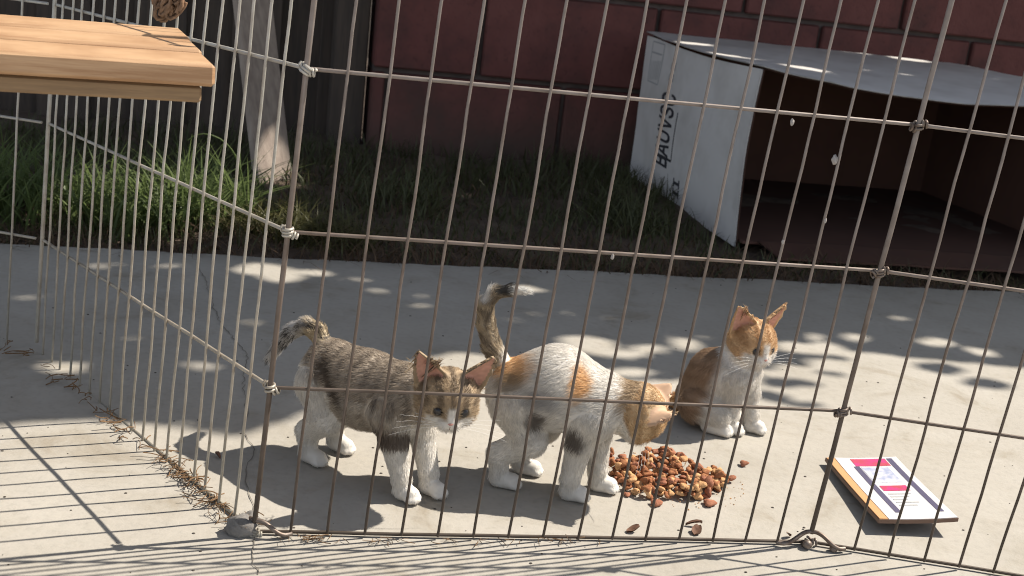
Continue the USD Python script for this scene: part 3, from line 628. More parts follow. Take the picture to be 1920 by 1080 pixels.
for i in range(170):
    px, py = r_.uniform(0, 1900), r_.uniform(520, 1075); c = ground(px, py)
    g_.append(lump(c + [0, 0, 0.0004], r_.uniform(0.0004, 0.0014), (1.3, 1, 0.6), i))
g_ = [trimesh.Trimesh(x.vertices, x.faces, process=False) for x in g_]
single("grit", cat_([x.convex_hull if False else x for x in g_]), "grit", "scattered grit and crumbs on the concrete", "grit", kind="stuff")
single("grey_stone", cat_([lump(ground(452, 1000) + [0, 0, 0.008], 0.014, (1.25, 0.9, 0.9), 3), lump(ground(470, 985) + [0, 0, 0.008], 0.009, (1, 1, 0.9), 6)]), "stone", "grey lump of stone at the foot of the left corner pole", "stone", smooth=True)
def flake(c, w_, l_, seed, ang):
    r = np.random.default_rng(seed); n, m_ = 7, 4
    V = []
    for i in range(n):
        t = i / (n - 1); ww = w_ * math.sin(math.pi * (0.08 + 0.84 * t)) ** 0.8
        for j in range(m_):
            s = j / (m_ - 1) - 0.5
            V.append([(t - 0.5) * l_, s * ww, 0.004 * (2 * s) ** 2 * l_ / 0.02 * 0.5 + 0.003 * math.sin(t * 3 + seed) + 0.001 * r.random()])
    V = np.array(V); a = ang; Rz = np.array([[math.cos(a), -math.sin(a), 0], [math.sin(a), math.cos(a), 0], [0, 0, 1]]); V = V @ Rz.T
    V[:, 2] -= V[:, 2].min() - 0.0006; V += c
    i = np.arange(n * m_).reshape(n, m_); F = np.stack([i[:-1, :-1], i[1:, :-1], i[1:, 1:], i[:-1, 1:]], -1).reshape(-1, 4)
    top = V.copy(); top[:, 2] += 0.0012
    return np.vstack([V, top]), np.vstack([F[:, ::-1], F + n * m_])
for (px, py, w_, l_, a, lab) in ((1186, 998, 0.010, 0.016, 0.4, "curled brown leaf bit in front of the food, the left one near the bottom rail"), (1305, 1000, 0.012, 0.016, 1.2, "larger brown leaf bit near the bottom rail below the right end of the food"),
                                 (1300, 987, 0.005, 0.020, 0.1, "thin dark leaf bit lying just behind the larger brown leaf bit"), (800, 872, 0.005, 0.012, 2.0, "tiny dark leaf bit on the concrete behind the first kitten's front legs"),
                                 (408, 858, 0.005, 0.012, 2.4, "tiny dark leaf bit on the concrete behind the left panel"), (1478, 1008, 0.006, 0.009, 0.8, "rust brown leaf bit beside the right hinge foot")):
    single("leaf_bit", flake(ground(px, py), w_, l_, int(px), a), "dry_leaf", lab, "leaf bit", smooth=True)

# ------------------------------------------------------------------ kibble
kr = np.random.default_rng(101)
def kib(seed):
    r = np.random.default_rng(seed)
    a = np.linspace(0, 2 * np.pi, 13)[:-1]; tri = 1 + 0.24 * np.cos(3 * a) + r.normal(0, 0.09, 12)
    lobes = np.array([(tri * np.cos(a)), (tri * np.sin(a))]).T
    el = r.uniform(0.72, 1.0)
    rows = [(0.62, -0.5), (0.98, -0.22), (1.0, 0.12), (0.66, 0.5)]
    V = [np.c_[lobes * s * [1, el], np.full(12, z)] for s, z in rows]; V = np.vstack(V + [[[0, 0, -0.52]], [[0, 0, 0.55 - 0.12]]])
    F = []
    for k in range(3):
        for j in range(12):
            p, q = k * 12 + j, k * 12 + (j + 1) % 12; F += [[p, q, q + 12], [p, q + 12, p + 12]]
    for j in range(12): F += [[48, (j + 1) % 12, j], [49, 36 + j, 36 + (j + 1) % 12]]
    return V * np.array([1, 1, 0.85]), np.array(F)
shapes = [kib(i) for i in range(12)]
kc = ground(1241, 899)[:2]
hm = {}
placed = 0
cells = 0.004
kib_list = []
def drop(x, y, rad, label, group, tries=1):
    global placed
    i0, j0 = int(round(x / cells)), int(round(y / cells)); rr = int(rad / cells)
    nb = [(i0 + i, j0 + j) for i in range(-rr, rr + 1) for j in range(-rr, rr + 1) if i * i + j * j <= rr * rr + 1]
    z = float(np.mean(sorted([hm.get(c, 0.0) for c in nb])[-max(3, len(nb) // 2):]))
    tilt = 0.18 if z < 0.001 else 0.6
    ax = kr.normal(0, 1, 3); ax[2] = 0; ax /= np.linalg.norm(ax)
    Rm = trimesh.transformations.rotation_matrix(kr.normal(0, tilt), ax)[:3, :3] @ trimesh.transformations.rotation_matrix(kr.uniform(0, 6.28), [0, 0, 1])[:3, :3]
    V, F = shapes[kr.integers(12)]; V = (V * rad) @ Rm.T
    V[:, 2] -= V[:, 2].min(); top = V[:, 2].max()
    V = V + [x, y, z * 0.86 + 0.0004]
    for c in nb: hm[c] = max(hm.get(c, 0), z * 0.8 + top * 0.6)
    single("kibble", (V, F), kr.choice(["kibble", "kibble", "kibble_pale", "kibble_dark"]), label, "kibble", group, smooth=50)
    placed += 1
lab, grp = "brown piece of dry cat food lying in the pile on the concrete", "pieces of dry cat food in the pile"
e1, e2 = ground(1125, 893)[:2] - kc, ground(1245, 848)[:2] - kc
n_k = 0
while n_k < 288:
    a, r0 = kr.uniform(0, 2 * np.pi), kr.random() ** 0.50
    edge_r = 1 + 0.12 * math.sin(3 * a + 1) + 0.08 * math.sin(5 * a)
    q = kc + np.array([math.cos(a) * 0.082, math.sin(a) * 0.062]) * r0 * edge_r
    drop(q[0], q[1], kr.uniform(0.0043, 0.0064), lab, grp); n_k += 1
for (px, py) in ((1330, 948), (1325, 928), (1310, 935), (1345, 915), (1230, 948)):
    q = ground(px, py)[:2]; drop(q[0], q[1], 0.0075, lab, grp)
drop(*ground(1394, 874)[:2], 0.0062, "single dark piece of dry cat food lying apart on the right of the pile", None)

cr = []
for i in range(150):
    a, r0 = kr.uniform(0, 6.28), 0.6 + 0.75 * kr.random()
    q = kc + np.array([math.cos(a) * 0.082, math.sin(a) * 0.062]) * r0
    b_ = trimesh.creation.icosphere(0, 1.0); b_.vertices = b_.vertices * kr.uniform(0.5, 1.2, (12, 1)) * kr.uniform(0.0005, 0.0013) + [q[0], q[1], 0.0006]; cr.append(b_)
single("food_crumbs", cat_(cr), "kibble_pale", "fine tan crumbs scattered round the pile of dry cat food", "crumbs", kind="stuff")
# ------------------------------------------------------------------ printed booklet at the right, beyond the pole
mc = ground(1546, 866, 0.004)
m_x = np.array([0.985, 0.17, 0.0]); m_y = np.array([0.10, -0.995, 0.0]); m_z = np.array([0, 0, 1.0])
MW, MH = 0.105, 0.20
def mag(a, b, z): return mc + m_x * a + m_y * b + m_z * z
def lift(a, b): return 0.003 + 0.009 * (b / MH) ** 1.5 + 0.006 * (a / MW) ** 2
def msheet(a0, a1, b0, b1, z0, th, n=9, f0=0.0, f1=0.0):
    A_, B_ = np.meshgrid(np.linspace(0, 1, n), np.linspace(b0, b1, n), indexing="ij"); lo = a0 + f0 * (B_ - b0); hi = a1 + f1 * (B_ - b0); X = lo + A_ * (hi - lo)
    Z = np.vectorize(lift)(X, B_) + z0
    top = mc + X[..., None] * m_x + B_[..., None] * m_y + (Z + th)[..., None] * m_z; bot = mc + X[..., None] * m_x + B_[..., None] * m_y + Z[..., None] * m_z
    V = np.vstack([top.reshape(-1, 3), bot.reshape(-1, 3)]); k = n * n; i = np.arange(k).reshape(n, n)
    q = np.stack([i[:-1, :-1], i[:-1, 1:], i[1:, 1:], i[1:, :-1]], -1).reshape(-1, 4); F = [q, q[:, ::-1] + k]
    for e in (i[:, 0], i[-1, :], i[::-1, -1], i[0, ::-1]): F.append(np.stack([e[:-1], e[1:], e[1:] + k, e[:-1] + k], 1))
    return V, np.vstack(F)
mg = thing("booklet", "glossy printed booklet with a magenta band lying tilted beyond the right pole", "booklet", mc)
part(mg, "pages", msheet(0, MW, 0, MH, -0.0015, 0.005), "paper_brown", 40)
part(mg, "edge_binding", msheet(0.001, 0.012, 0.002, MH - 0.001, 0.0036, 0.0012), "paper_tan", 40)
part(mg, "cover", msheet(0.0135, MW - 0.001, 0.001, MH - 0.001, 0.0037, 0.0008), "paper_white", 40)
part(mg, "magenta_band", msheet(0.034, MW - 0.020, 0.006, 0.030, 0.0046, 0.0003), "paper_pink", 40)
part(mg, "printed_picture", msheet(0.040, MW - 0.026, 0.034, 0.085, 0.0046, 0.0003), "paper_blue", 40)
part(mg, "dark_band", msheet(0.030, 0.0385, 0.031, MH - 0.02, 0.0046, 0.0003), "paper_dark", 40)
part(mg, "dark_band", msheet(MW - 0.018, MW - 0.010, 0.006, MH - 0.02, 0.0046, 0.0003), "paper_dark", 40)
for i_ in range(5): part(mg, "text_line", msheet(0.044, MW - 0.030 - 0.006 * (i_ % 3), 0.120 + i_ * 0.009, 0.123 + i_ * 0.009, 0.0046, 0.0003), "print_grey", 40)
part(mg, "magenta_band", msheet(0.042, MW - 0.026, 0.095, 0.112, 0.0046, 0.0003), "paper_pink", 40)

# ------------------------------------------------------------------ kittens
def rc_sdf(P, a, b, ra, rb):
    """round cone from a (radius ra) to b (radius rb), approximate distance"""
    a, b = np.asarray(a), np.asarray(b); ba = b - a; l2 = ba @ ba
    t = np.clip(((P - a) @ ba) / max(l2, 1e-12), 0, 1)
    return np.linalg.norm(P - (a + t[:, None] * ba), axis=1) - (ra + (rb - ra) * t)
def el_sdf(P, c, r, R=None):
    q = P - np.asarray(c)
    if R is not None: q = q @ R
    r = np.asarray(r); k0 = np.linalg.norm(q / r, axis=1); k1 = np.linalg.norm(q / r ** 2, axis=1)
    return k0 * (k0 - 1) / np.maximum(k1, 1e-9)
def smin(a, b, k):
    h_ = np.clip(0.5 + 0.5 * (b - a) / k, 0, 1); return b * (1 - h_) + a * h_ - k * h_ * (1 - h_)
def ear_sdf(P, c, R, w_, h_, t_):
    q = (P - c) @ R                                          # x across, y outward face, z up
    z = q[:, 2] / h_; zc_ = np.clip(z, 0, 1)
    hw = w_ * (1 - zc_ ** 1.6) * (1 - 0.08 * zc_) + 0.0030
    x = q[:, 0] / np.maximum(hw, 1e-4)
    y0 = -0.45 * w_ * (1 - np.clip(x, -1, 1) ** 2) * (1 - 0.5 * zc_)
    d = np.maximum(np.abs(q[:, 1] - y0) - t_ * (1.15 - 0.25 * zc_), np.abs(q[:, 0]) - hw)
    return np.maximum(np.maximum(d, q[:, 2] - h_), -q[:, 2] - 0.006)
def surface_nets(f, lo, hi, h_):
    n = np.ceil((hi - lo) / h_).astype(int) + 1
    g = [lo[k] + h_ * np.arange(n[k]) for k in range(3)]
    G = np.stack(np.meshgrid(*g, indexing="ij"), -1); D = f(G.reshape(-1, 3)).reshape(n)
    ins = D < 0
    c = np.zeros(n - 1, int)
    for i, j, k in np.ndindex(2, 2, 2): c += ins[i:n[0] - 1 + i, j:n[1] - 1 + j, k:n[2] - 1 + k]
    act = (c > 0) & (c < 8); idx = -np.ones(act.shape, int); idx[act] = np.arange(act.sum()); cells_ = np.argwhere(act)
    acc, cnt = np.zeros((len(cells_), 3)), np.zeros(len(cells_))
    corners = list(np.ndindex(2, 2, 2))
    for a in corners:
        for ax_ in range(3):
            if a[ax_] == 0:
                b = list(a); b[ax_] = 1
                A_, B_ = cells_ + a, cells_ + b
                da, db = D[tuple(A_.T)], D[tuple(B_.T)]; x = (da < 0) != (db < 0)
                t = da / np.where(x, da - db, 1); p = A_ + (B_ - A_) * t[:, None]
                acc[x] += p[x]; cnt[x] += 1
    V = lo + h_ * acc / cnt[:, None]; F = []
    for ax_ in range(3):
        o1, o2 = (ax_ + 1) % 3, (ax_ + 2) % 3
        sl0 = [slice(None)] * 3; sl1 = [slice(None)] * 3; sl0[ax_] = slice(0, -1); sl1[ax_] = slice(1, None)
        A_, B_ = ins[tuple(sl0)], ins[tuple(sl1)]
        for flip, mask in ((False, A_ & ~B_), (True, ~A_ & B_)):
            e = np.argwhere(mask); e = e[(e[:, o1] > 0) & (e[:, o2] > 0) & (e[:, o1] < n[o1] - 1) & (e[:, o2] < n[o2] - 1)]
            q = []
            for d1, d2 in ((-1, -1), (0, -1), (0, 0), (-1, 0)):
                cc = e.copy(); cc[:, o1] += d1; cc[:, o2] += d2; q.append(idx[tuple(cc.T)])
            q = np.stack(q, 1); F.append(q[:, ::-1] if flip else q)
    F = np.vstack(F); F = np.vstack([F[:, [0, 1, 2]], F[:, [0, 2, 3]]])
    return V, F

WHITE, CREAM = (0.80, 0.76, 0.70), (0.70, 0.60, 0.48)
def C(*c): return np.array(c, float)
def mixc(a, b, t): return a * (1 - t[:, None]) + np.asarray(b) * t[:, None]
def sstep(a, b, x): t = np.clip((x - a) / (b - a), 0, 1); return t * t * (3 - 2 * t)

class Kitten:
    def __init__(s, base, heading, bones, head, face_world, R, roll=0.0, hk=0.016, ear_out=0.50, ear_h=1.34):
        s.base = np.array([*base, 0.0]); a = math.radians(heading)
        s.Rz = np.array([[math.cos(a), -math.sin(a), 0], [math.sin(a), math.cos(a), 0], [0, 0, 1.0]])
        s.bones = bones; s.hc = np.array(head); s.R = R
        f = np.array(face_world, float) @ s.Rz; f /= np.linalg.norm(f)
        upw = s.up0 if hasattr(s, "up0") else np.array([0, 0, 1.0])
        s.f = f; s.roll = roll; s.ear_out = ear_out; s.ear_h = ear_h; s.hk = hk
    def frame(s, up=(0, 0, 1.0)):
        up = np.array(up, float); up = up - s.f * (up @ s.f); up /= np.linalg.norm(up); l = np.cross(up, s.f)
        c, sn = math.cos(s.roll), math.sin(s.roll); s.l = c * l + sn * up; s.u = -sn * l + c * up
        s.H = np.stack([s.f, s.l, s.u], 1)                  # columns: forward, left, up
    def hp(s, x, y, z): return s.hc + s.H @ (np.array([x, y, z]) * s.R)
    def ears(s):
        out = []
        for sg in (1, -1):
            upv = s.H @ np.array([-0.10, sg * s.ear_out, 1.0]); upv /= np.linalg.norm(upv)
            fv = s.H @ np.array([1.0, sg * 0.32, 0.0]); fv -= upv * (fv @ upv); fv /= np.linalg.norm(fv)
            xv = np.cross(fv, upv)
            out.append((s.hp(-0.08, sg * 0.60, 0.48), np.stack([xv, fv, upv], 1)))
        return out
    def field(s, P):
        d = np.full(len(P), 1.0)
        for tg, a, b, ra, rb, k in s.bones:
            lo, hi = np.minimum(a, b) - max(ra, rb) - 0.04, np.maximum(a, b) + max(ra, rb) + 0.04
            mk = ((P > lo) & (P < hi)).all(1); d[mk] = smin(d[mk], rc_sdf(P[mk], a, b, ra, rb), k)
        for tg, a, b, ra, rb, k in s.bones:                   # toes
            if tg != "paw": continue
            b = np.array(b); v = b - np.array(a); v[2] = 0; v /= np.linalg.norm(v); sd = np.array([-v[1], v[0], 0])
            for o, fw_ in ((-0.0072, 0.0010), (-0.0026, 0.0042), (0.0026, 0.0042), (0.0072, 0.0010)):
                c0 = b + sd * o + v * fw_ - np.array([0, 0, 0.0024]); mk = np.linalg.norm(P - c0, axis=1) < 0.02
                d[mk] = smin(d[mk], rc_sdf(P[mk], c0, c0 + v * 0.0045 - [0, 0, 0.0008], 0.0048, 0.0043), 0.0016)
        R = s.R; mk = np.linalg.norm(P - s.hc, axis=1) < 3.2 * R; Q = P[mk]; e = d[mk]
        e = smin(e, el_sdf(Q, s.hp(0, 0, 0.05), np.array([0.98, 1.0, 0.90]) * R, s.H), s.hk)
        for sg in (1, -1):
            e = smin(e, np.linalg.norm(Q - s.hp(0.38, 0.46 * sg, -0.30), axis=1) - 0.50 * R, 0.010)
        e = smin(e, rc_sdf(Q, s.hp(0.62, 0, 0.10), s.hp(1.02, 0, -0.16), 0.30 * R, 0.16 * R), 0.008)
        e = smin(e, np.linalg.norm(Q - s.hp(0.78, 0, -0.52), axis=1) - 0.27 * R, 0.008)
        for sg in (1, -1):
            e = smin(e, np.linalg.norm(Q - s.hp(0.97, 0.16 * sg, -0.36), axis=1) - 0.22 * R, 0.004)
            e = np.maximum(e, -(np.linalg.norm(Q - s.hp(0.98, 0.45 * sg, 0.07), axis=1) - 0.17 * R))
        for c, Re in s.ears():
            e = smin(e, ear_sdf(Q, c, Re, 0.57 * R, s.ear_h * R, 0.066 * R), 0.004)
        d[mk] = e
        return d
    def build(s, name, label, colf, n_hair, seed, up=(0, 0, 1.0), res=0.0019):
        s.frame(up)
        pts = np.array([x for b in s.bones for x in (np.array(b[1]) , np.array(b[2]))] + [s.hc])
        lo, hi = pts.min(0) - 0.055, pts.max(0) + 0.055; hi = np.maximum(hi, s.hc + 2.4 * s.R); lo = np.minimum(lo, s.hc - 2.4 * s.R); lo[2] = max(lo[2], -0.006)
        V, F = surface_nets(s.field, lo, hi, res)
        mm = trimesh.Trimesh(V, F, process=False)
        comps = trimesh.graph.connected_components(mm.edges, nodes=np.arange(len(V)), min_len=1)
        big = max(comps, key=len); keep = np.zeros(len(V), bool); keep[big] = True
        remap = -np.ones(len(V), int); remap[keep] = np.arange(keep.sum()); F = F[keep[F].all(1)]; mm = trimesh.Trimesh(V[keep], remap[F], process=False)
        trimesh.smoothing.filter_taubin(mm, lamb=0.5, nu=0.52, iterations=6)
        mm.vertices[:, 2] = np.maximum(mm.vertices[:, 2], 0.0006)
        V, F = np.array(mm.vertices), np.array(mm.faces)
        s.V = V
        col = s.colors(V, colf)
        t = thing(name, label, "kitten", s.base)
        W = V @ s.Rz.T + s.base
        _, _, N = meshkit.arrays((V, F), True)
        if (N * (V - V.mean(0))).sum() < 0: F = F[:, ::-1]; N = -N
        body = part(t, "body", (W, F), "pelt", True, col=col)
        # fur
        r = np.random.default_rng(seed)
        tri = V[F]; ar = np.linalg.norm(np.cross(tri[:, 1] - tri[:, 0], tri[:, 2] - tri[:, 0]), axis=1)
        fi = r.choice(len(F), n_hair, p=ar / ar.sum()); b = r.random((n_hair, 2)); b[b.sum(1) > 1] = 1 - b[b.sum(1) > 1]
        roots = tri[fi, 0] + b[:, :1] * (tri[fi, 1] - tri[fi, 0]) + b[:, 1:] * (tri[fi, 2] - tri[fi, 0])
        nn = N[F[fi, 0]]
        cl = s.colors(roots, colf) * r.uniform(0.82, 1.15, (n_hair, 1))
        tags, flow, _ = s.nearest(roots)
        ln = np.select([np.isin(tags, ["head"]), np.isin(tags, ["ear"]), np.isin(tags, ["paw"]), np.isin(tags, ["leg"]), np.isin(tags, ["tail"])], [0.0046, 0.0014, 0.0022, 0.0048, 0.0068], 0.0068)
        ln = ln * r.uniform(0.6, 1.25, n_hair)
        # keep the eyes, nose free
        ok = np.ones(n_hair, bool)
        for sg in (1, -1): ok &= np.linalg.norm(roots - s.hp(0.86, 0.43 * sg, 0.07), axis=1) > 0.20 * s.R
        ok &= np.linalg.norm(roots - s.hp(1.12, 0, -0.22), axis=1) > 0.15 * s.R
        ok &= roots[:, 2] > 0.002
        for c_, Re in s.ears():
            q = (roots - c_) @ Re; ok &= ~((q[:, 2] > 0.25 * s.R) & ((nn @ Re)[:, 1] > 0.3) & (np.abs(q[:, 0]) < 0.42 * s.R) & (np.linalg.norm(q, axis=1) < 1.4 * s.R) & (r.random(n_hair) < 0.85))
        roots, nn, cl, flow, ln = roots[ok], nn[ok], cl[ok], flow[ok], ln[ok]; n = len(roots)
        fl = flow - nn * (flow * nn).sum(1, keepdims=True); fl /= np.linalg.norm(fl, axis=1, keepdims=True) + 1e-9
        clump_n = (meshkit.fbm(roots * 160, 2, seed) - 0.5)[:, None]
        side = np.cross(nn, fl)
        d = nn * (0.42 + 0.25 * (tags[ok] == "head")[:, None]) + fl * 0.85 + side * (clump_n * 0.7 + r.normal(0, 0.16, (n, 1))); d /= np.linalg.norm(d, axis=1, keepdims=True)
        k = np.array([0, 0.4, 0.75, 1.0])
        pts = roots[:, None] - nn[:, None] * 0.0008 + d[:, None] * (ln[:, None] * k)[..., None] + fl[:, None] * (ln[:, None] * 0.35 * k ** 2)[..., None] + np.array([0, 0, -1.0]) * (ln[:, None] * 0.18 * k ** 2)[..., None]
        pts[..., 2] = np.maximum(pts[..., 2], 0.0008)
        pts = pts @ s.Rz.T
        cv = UsdGeom.BasisCurves.Define(stage, f"{t.GetPath()}/fur")
        cv.CreateTypeAttr("linear"); cv.CreateCurveVertexCountsAttr(Vt.IntArray.FromNumpy(np.full(n, 4, np.int32)))
        cv.CreatePointsAttr(Vt.Vec3fArray.FromNumpy(pts.reshape(-1, 3).astype(np.float32)))
        cv.CreateWidthsAttr(Vt.FloatArray.FromNumpy(np.tile([0.00038, 0.00034, 0.00024, 0.00008], n).astype(np.float32))); cv.SetWidthsInterpolation("vertex")
        UsdGeom.PrimvarsAPI(cv).CreatePrimvar("fur_color", Sdf.ValueTypeNames.Color3fArray, "vertex").Set(Vt.Vec3fArray.FromNumpy(np.repeat(cl, 4, 0).astype(np.float32)))
        UsdShade.MaterialBindingAPI.Apply(cv.GetPrim()).Bind(UsdShade.Material.Get(stage, "/World/Looks/fur"))
        # eyes, nose, whiskers
        toW = lambda p: np.asarray(p) @ s.Rz.T + s.base
        for sg in (1, -1):
            e = trimesh.creation.icosphere(3, 0.165 * s.R); e.vertices = e.vertices + toW(s.hp(0.80, 0.43 * sg, 0.06))
            ep = part(t, "eye", e, "eye", True)
        nz = trimesh.creation.icosphere(3, 1.0); q = nz.vertices * np.array([0.08, 0.105, 0.07]); q[:, 1] *= np.where(q[:, 2] < 0, 0.65, 1.0)
        nz.vertices = toW(s.hc + ((q + np.array([1.135, 0, -0.20])) * s.R) @ s.H.T); part(t, "nose", nz, "nose_skin", True)
        mo_ = tube([toW(s.hp(1.17, 0, -0.30)), toW(s.hp(1.16, 0, -0.42)), toW(s.hp(1.08, 0.10, -0.50))], 0.0006, 5)
        part(t, "mouth", mo_, "paper_brown", True)
        for sg in (1, -1):
            for k_ in range(4):
                a_ = s.hp(1.05, 0.25 * sg, -0.30 - 0.04 * k_); e_ = s.hp(1.0 + 0.1 * k_, (1.7 + 0.1 * k_) * sg, -0.05 - 0.22 * k_)
                part(t, "whisker", tube(curve([toW(a_), toW((a_ + e_) / 2 + s.u * 0.003), toW(e_)], 7), np.linspace(0.00016, 0.00006, 7), 4, False), "whisker")
        return t
    def nearest(s, P):
        best = np.full(len(P), 9.0); tags = np.empty(len(P), object); flow = np.zeros((len(P), 3)); frac = np.zeros(len(P))
        for tg, a, b, ra, rb, k in s.bones:
            dd = rc_sdf(P, a, b, ra, rb); mk = dd < best; best[mk] = dd[mk]; tags[mk] = tg
            v = np.asarray(b) - np.asarray(a); t = np.clip(((P - a) @ v) / (v @ v), 0, 1); frac[mk] = t[mk]
            v = v / np.linalg.norm(v); flow[mk] = v if tg not in ("body", "neck") else -v + np.array([0, 0, -0.45])
        hd = np.minimum(el_sdf(P, s.hp(0, 0, 0.05), np.array([1.0, 1.05, 0.95]) * s.R, s.H), rc_sdf(P, s.hp(0.3, 0, -0.2), s.hp(0.9, 0, -0.35), 0.7 * s.R, 0.4 * s.R)) - 0.002
        mk = hd < best; tags[mk] = "head"; best[mk] = hd[mk]
        ex = s.hp(1.15, 0, -0.15); v = P - ex; v = v / (np.linalg.norm(v, axis=1, keepdims=True) + 1e-9); flow[mk] = (v * 0.9 - s.f * 0.7)[mk]
        for c, Re in s.ears():
            ed = ear_sdf(P, c, Re, 0.59 * s.R, (s.ear_h + 0.05) * s.R, 0.11 * s.R); q = (P - c) @ Re
            mk = (ed < 0.0030) & (q[:, 2] > 0.12 * s.R); tags[mk] = "ear"; flow[mk] = Re[:, 2]
        return tags, flow, frac
    def colors(s, P, colf):
        tags, flow, frac = s.nearest(P)
        h_ = ((P - s.hc) @ s.H) / s.R
        col = colf(s, P, tags, frac, h_)
        # inner ear skin
        for c, Re in s.ears():
            q = (P - c) @ Re; w_ = 0.57 * s.R; zc_ = np.clip(q[:, 2] / (s.ear_h * s.R), 0, 1); hw = w_ * (1 - zc_ ** 1.6)
            y0 = -0.45 * w_ * (1 - np.clip(q[:, 0] / np.maximum(hw, 1e-4), -1, 1) ** 2) * (1 - 0.5 * zc_)
            inner = (tags == "ear") & (q[:, 1] > y0 + 0.0) & (np.abs(q[:, 0]) < hw * 0.86) & (q[:, 2] > 0.10 * s.R)
            col[inner] = C(0.60, 0.33, 0.25) * (0.85 + 0.3 * meshkit.noise(P[inner] * 300)[:, None])
        rim = np.minimum(*[np.linalg.norm(P - s.hp(0.86, 0.43 * sg, 0.07), axis=1) for sg in (1, -1)]) < 0.205 * s.R
        col[rim & (tags == "head")] *= 0.42
        return col
def leg4(tg_top, sh, el, wr, pw, toe, r, k=0.012):
    return [("thigh" if tg_top == "thigh" else "shoulder", sh, el, r[0], r[1], k), ("leg", el, wr, r[1], r[2], 0.006), ("leg", wr, pw, r[2], r[2] * 0.95, 0.004), ("paw", pw, toe, r[2] * 0.98, r[2] * 0.92, 0.004)]
def rear(x, y, foot, th=(0.0, 0.105), kn=(0.022, 0.069), hk=(-0.010, 0.040), rt=0.028):
    return [("thigh", (x + th[0], y * 0.85, th[1]), (x + kn[0], y * 1.05, kn[1]), rt, 0.018, 0.014), ("leg", (x + kn[0], y * 1.05, kn[1]), (x + hk[0], y, hk[1]), 0.020, 0.0140, 0.010),
            ("leg", (x + hk[0], y, hk[1]), (foot[0] - 0.008, foot[1], 0.012), 0.0140, 0.0105, 0.006), ("paw", (foot[0] - 0.008, foot[1], 0.0105), (foot[0] + 0.010, foot[1], 0.0095), 0.0112, 0.0105, 0.004)]
def tails(pts, rs):
    return [("tail", pts[i], pts[i + 1], rs[i], rs[i + 1], 0.004) for i in range(len(pts) - 1)]
def noisef(P, sc, seed=0): return meshkit.fbm(np.asarray(P) * sc, 3, seed)
WH = C(0.70, 0.665, 0.61)
def base_col(P, seed): return np.tile(WH, (len(P), 1)) * (0.93 + 0.14 * noisef(P, 90, seed)[:, None])

# first kitten: grey-brown tabby and white
def col1(s, P, tags, frac, h_):
    col = base_col(P, 1); x, y, z = P.T; n = noisef(P, 55, 3); n2 = noisef(P, 160, 4)
    stripe = sstep(0.42, 0.62, 0.5 + 0.5 * np.sin(x * 330 + 5 * n + z * 60))
    tab = mixc(np.tile(C(0.40, 0.335, 0.265), (len(P), 1)), C(0.14, 0.112, 0.088), stripe * 0.75 * sstep(0.2, 0.5, n2))
    tab = mixc(tab, C(0.42, 0.35, 0.27), sstep(0.55, 0.8, n) * 0.5)
    bodyish = np.isin(tags, ["body", "neck", "thigh", "shoulder"])
    saddle = sstep(0.100, 0.118, z + 0.020 * (n - 0.5) - 0.55 * np.clip(0.028 - x, 0, 1)) * bodyish
    flank = sstep(0.030, 0.046, x + 0.01 * (n - 0.5)) * sstep(0.148, 0.126, x) * sstep(0.058, 0.070, z) * bodyish * np.where(tags == "thigh", 0, 1)
    col = mixc(col, tab, saddle)
    grey = mixc(np.tile(C(0.44, 0.375, 0.30), (len(P), 1)), C(0.24, 0.195, 0.15), 0.6 * sstep(0.4, 0.7, 0.5 + 0.5 * np.sin(x * 420 + 3 * n)))
    col = mixc(col, grey, flank * (1 - saddle) * 0.9)
    dk = sstep(0.013, 0.006, np.abs((z - 0.128) + 0.75 * (x - 0.030))) * sstep(0.004, 0.014, x) * sstep(0.075, 0.055, x) * bodyish
    col = mixc(col, C(0.07, 0.05, 0.035), dk * 0.85)
    band = ((tags == "shoulder") | (tags == "leg")) & (y < 0.0) & (x > 0.1)
    col = mixc(col, C(0.10, 0.07, 0.05), band * sstep(0.063, 0.069, z) * sstep(0.098, 0.088, z) * 0.85)
    tl = tags == "tail"
    tcol = mixc(np.tile(C(0.46, 0.37, 0.245), (len(P), 1)), C(0.08, 0.065, 0.05), sstep(0.50, 0.60, noisef(P, 120, 8)))
    far = sstep(-0.03, -0.06, x); tcol2 = mixc(np.tile(C(0.52, 0.50, 0.48), (len(P), 1)), C(0.06, 0.055, 0.05), sstep(0.52, 0.60, noisef(P, 130, 9)))
    tcol = tcol * (1 - far[:, None]) + tcol2 * far[:, None]
    col[tl] = tcol[tl]
    hd = (tags == "head") | (tags == "ear")
    st = sstep(0.35, 0.65, 0.5 + 0.5 * np.sin(h_[:, 1] * 14 + 1.6 + 3.0 * (n2 - 0.5) + 2.5 * (n - 0.5))) * sstep(-0.1, 0.3, h_[:, 2])
    hcol = mixc(np.tile(C(0.40, 0.30, 0.195), (len(P), 1)), C(0.13, 0.095, 0.065), st * 0.7)
    white = np.maximum(sstep(0.70, 0.88, h_[:, 0]) * sstep(-0.06, -0.20, h_[:, 2]), sstep(0.17, 0.08, np.abs(h_[:, 1])) * sstep(0.7, 0.85, h_[:, 0]) * sstep(0.35, 0.2, h_[:, 2]))
    white = np.maximum(white, sstep(-0.45, -0.62, h_[:, 2]))
    hcol[tags == "ear"] = C(0.34, 0.25, 0.16)
    hcol = mixc(hcol, WH, white * (tags == "head")); col[hd] = hcol[hd]
    return col
b1 = [("body", (0.002, 0, 0.120), (0.060, 0, 0.111), 0.037, 0.043, 0.02), ("body", (0.060, 0, 0.111), (0.112, 0, 0.113), 0.043, 0.039, 0.02),
      ("neck", (0.115, 0, 0.122), (0.168, -0.002, 0.134), 0.034, 0.027, 0.02)]
b1 += rear(0.0, -0.025, (0.0, -0.025)) + rear(-0.004, 0.026, (-0.001, 0.027))
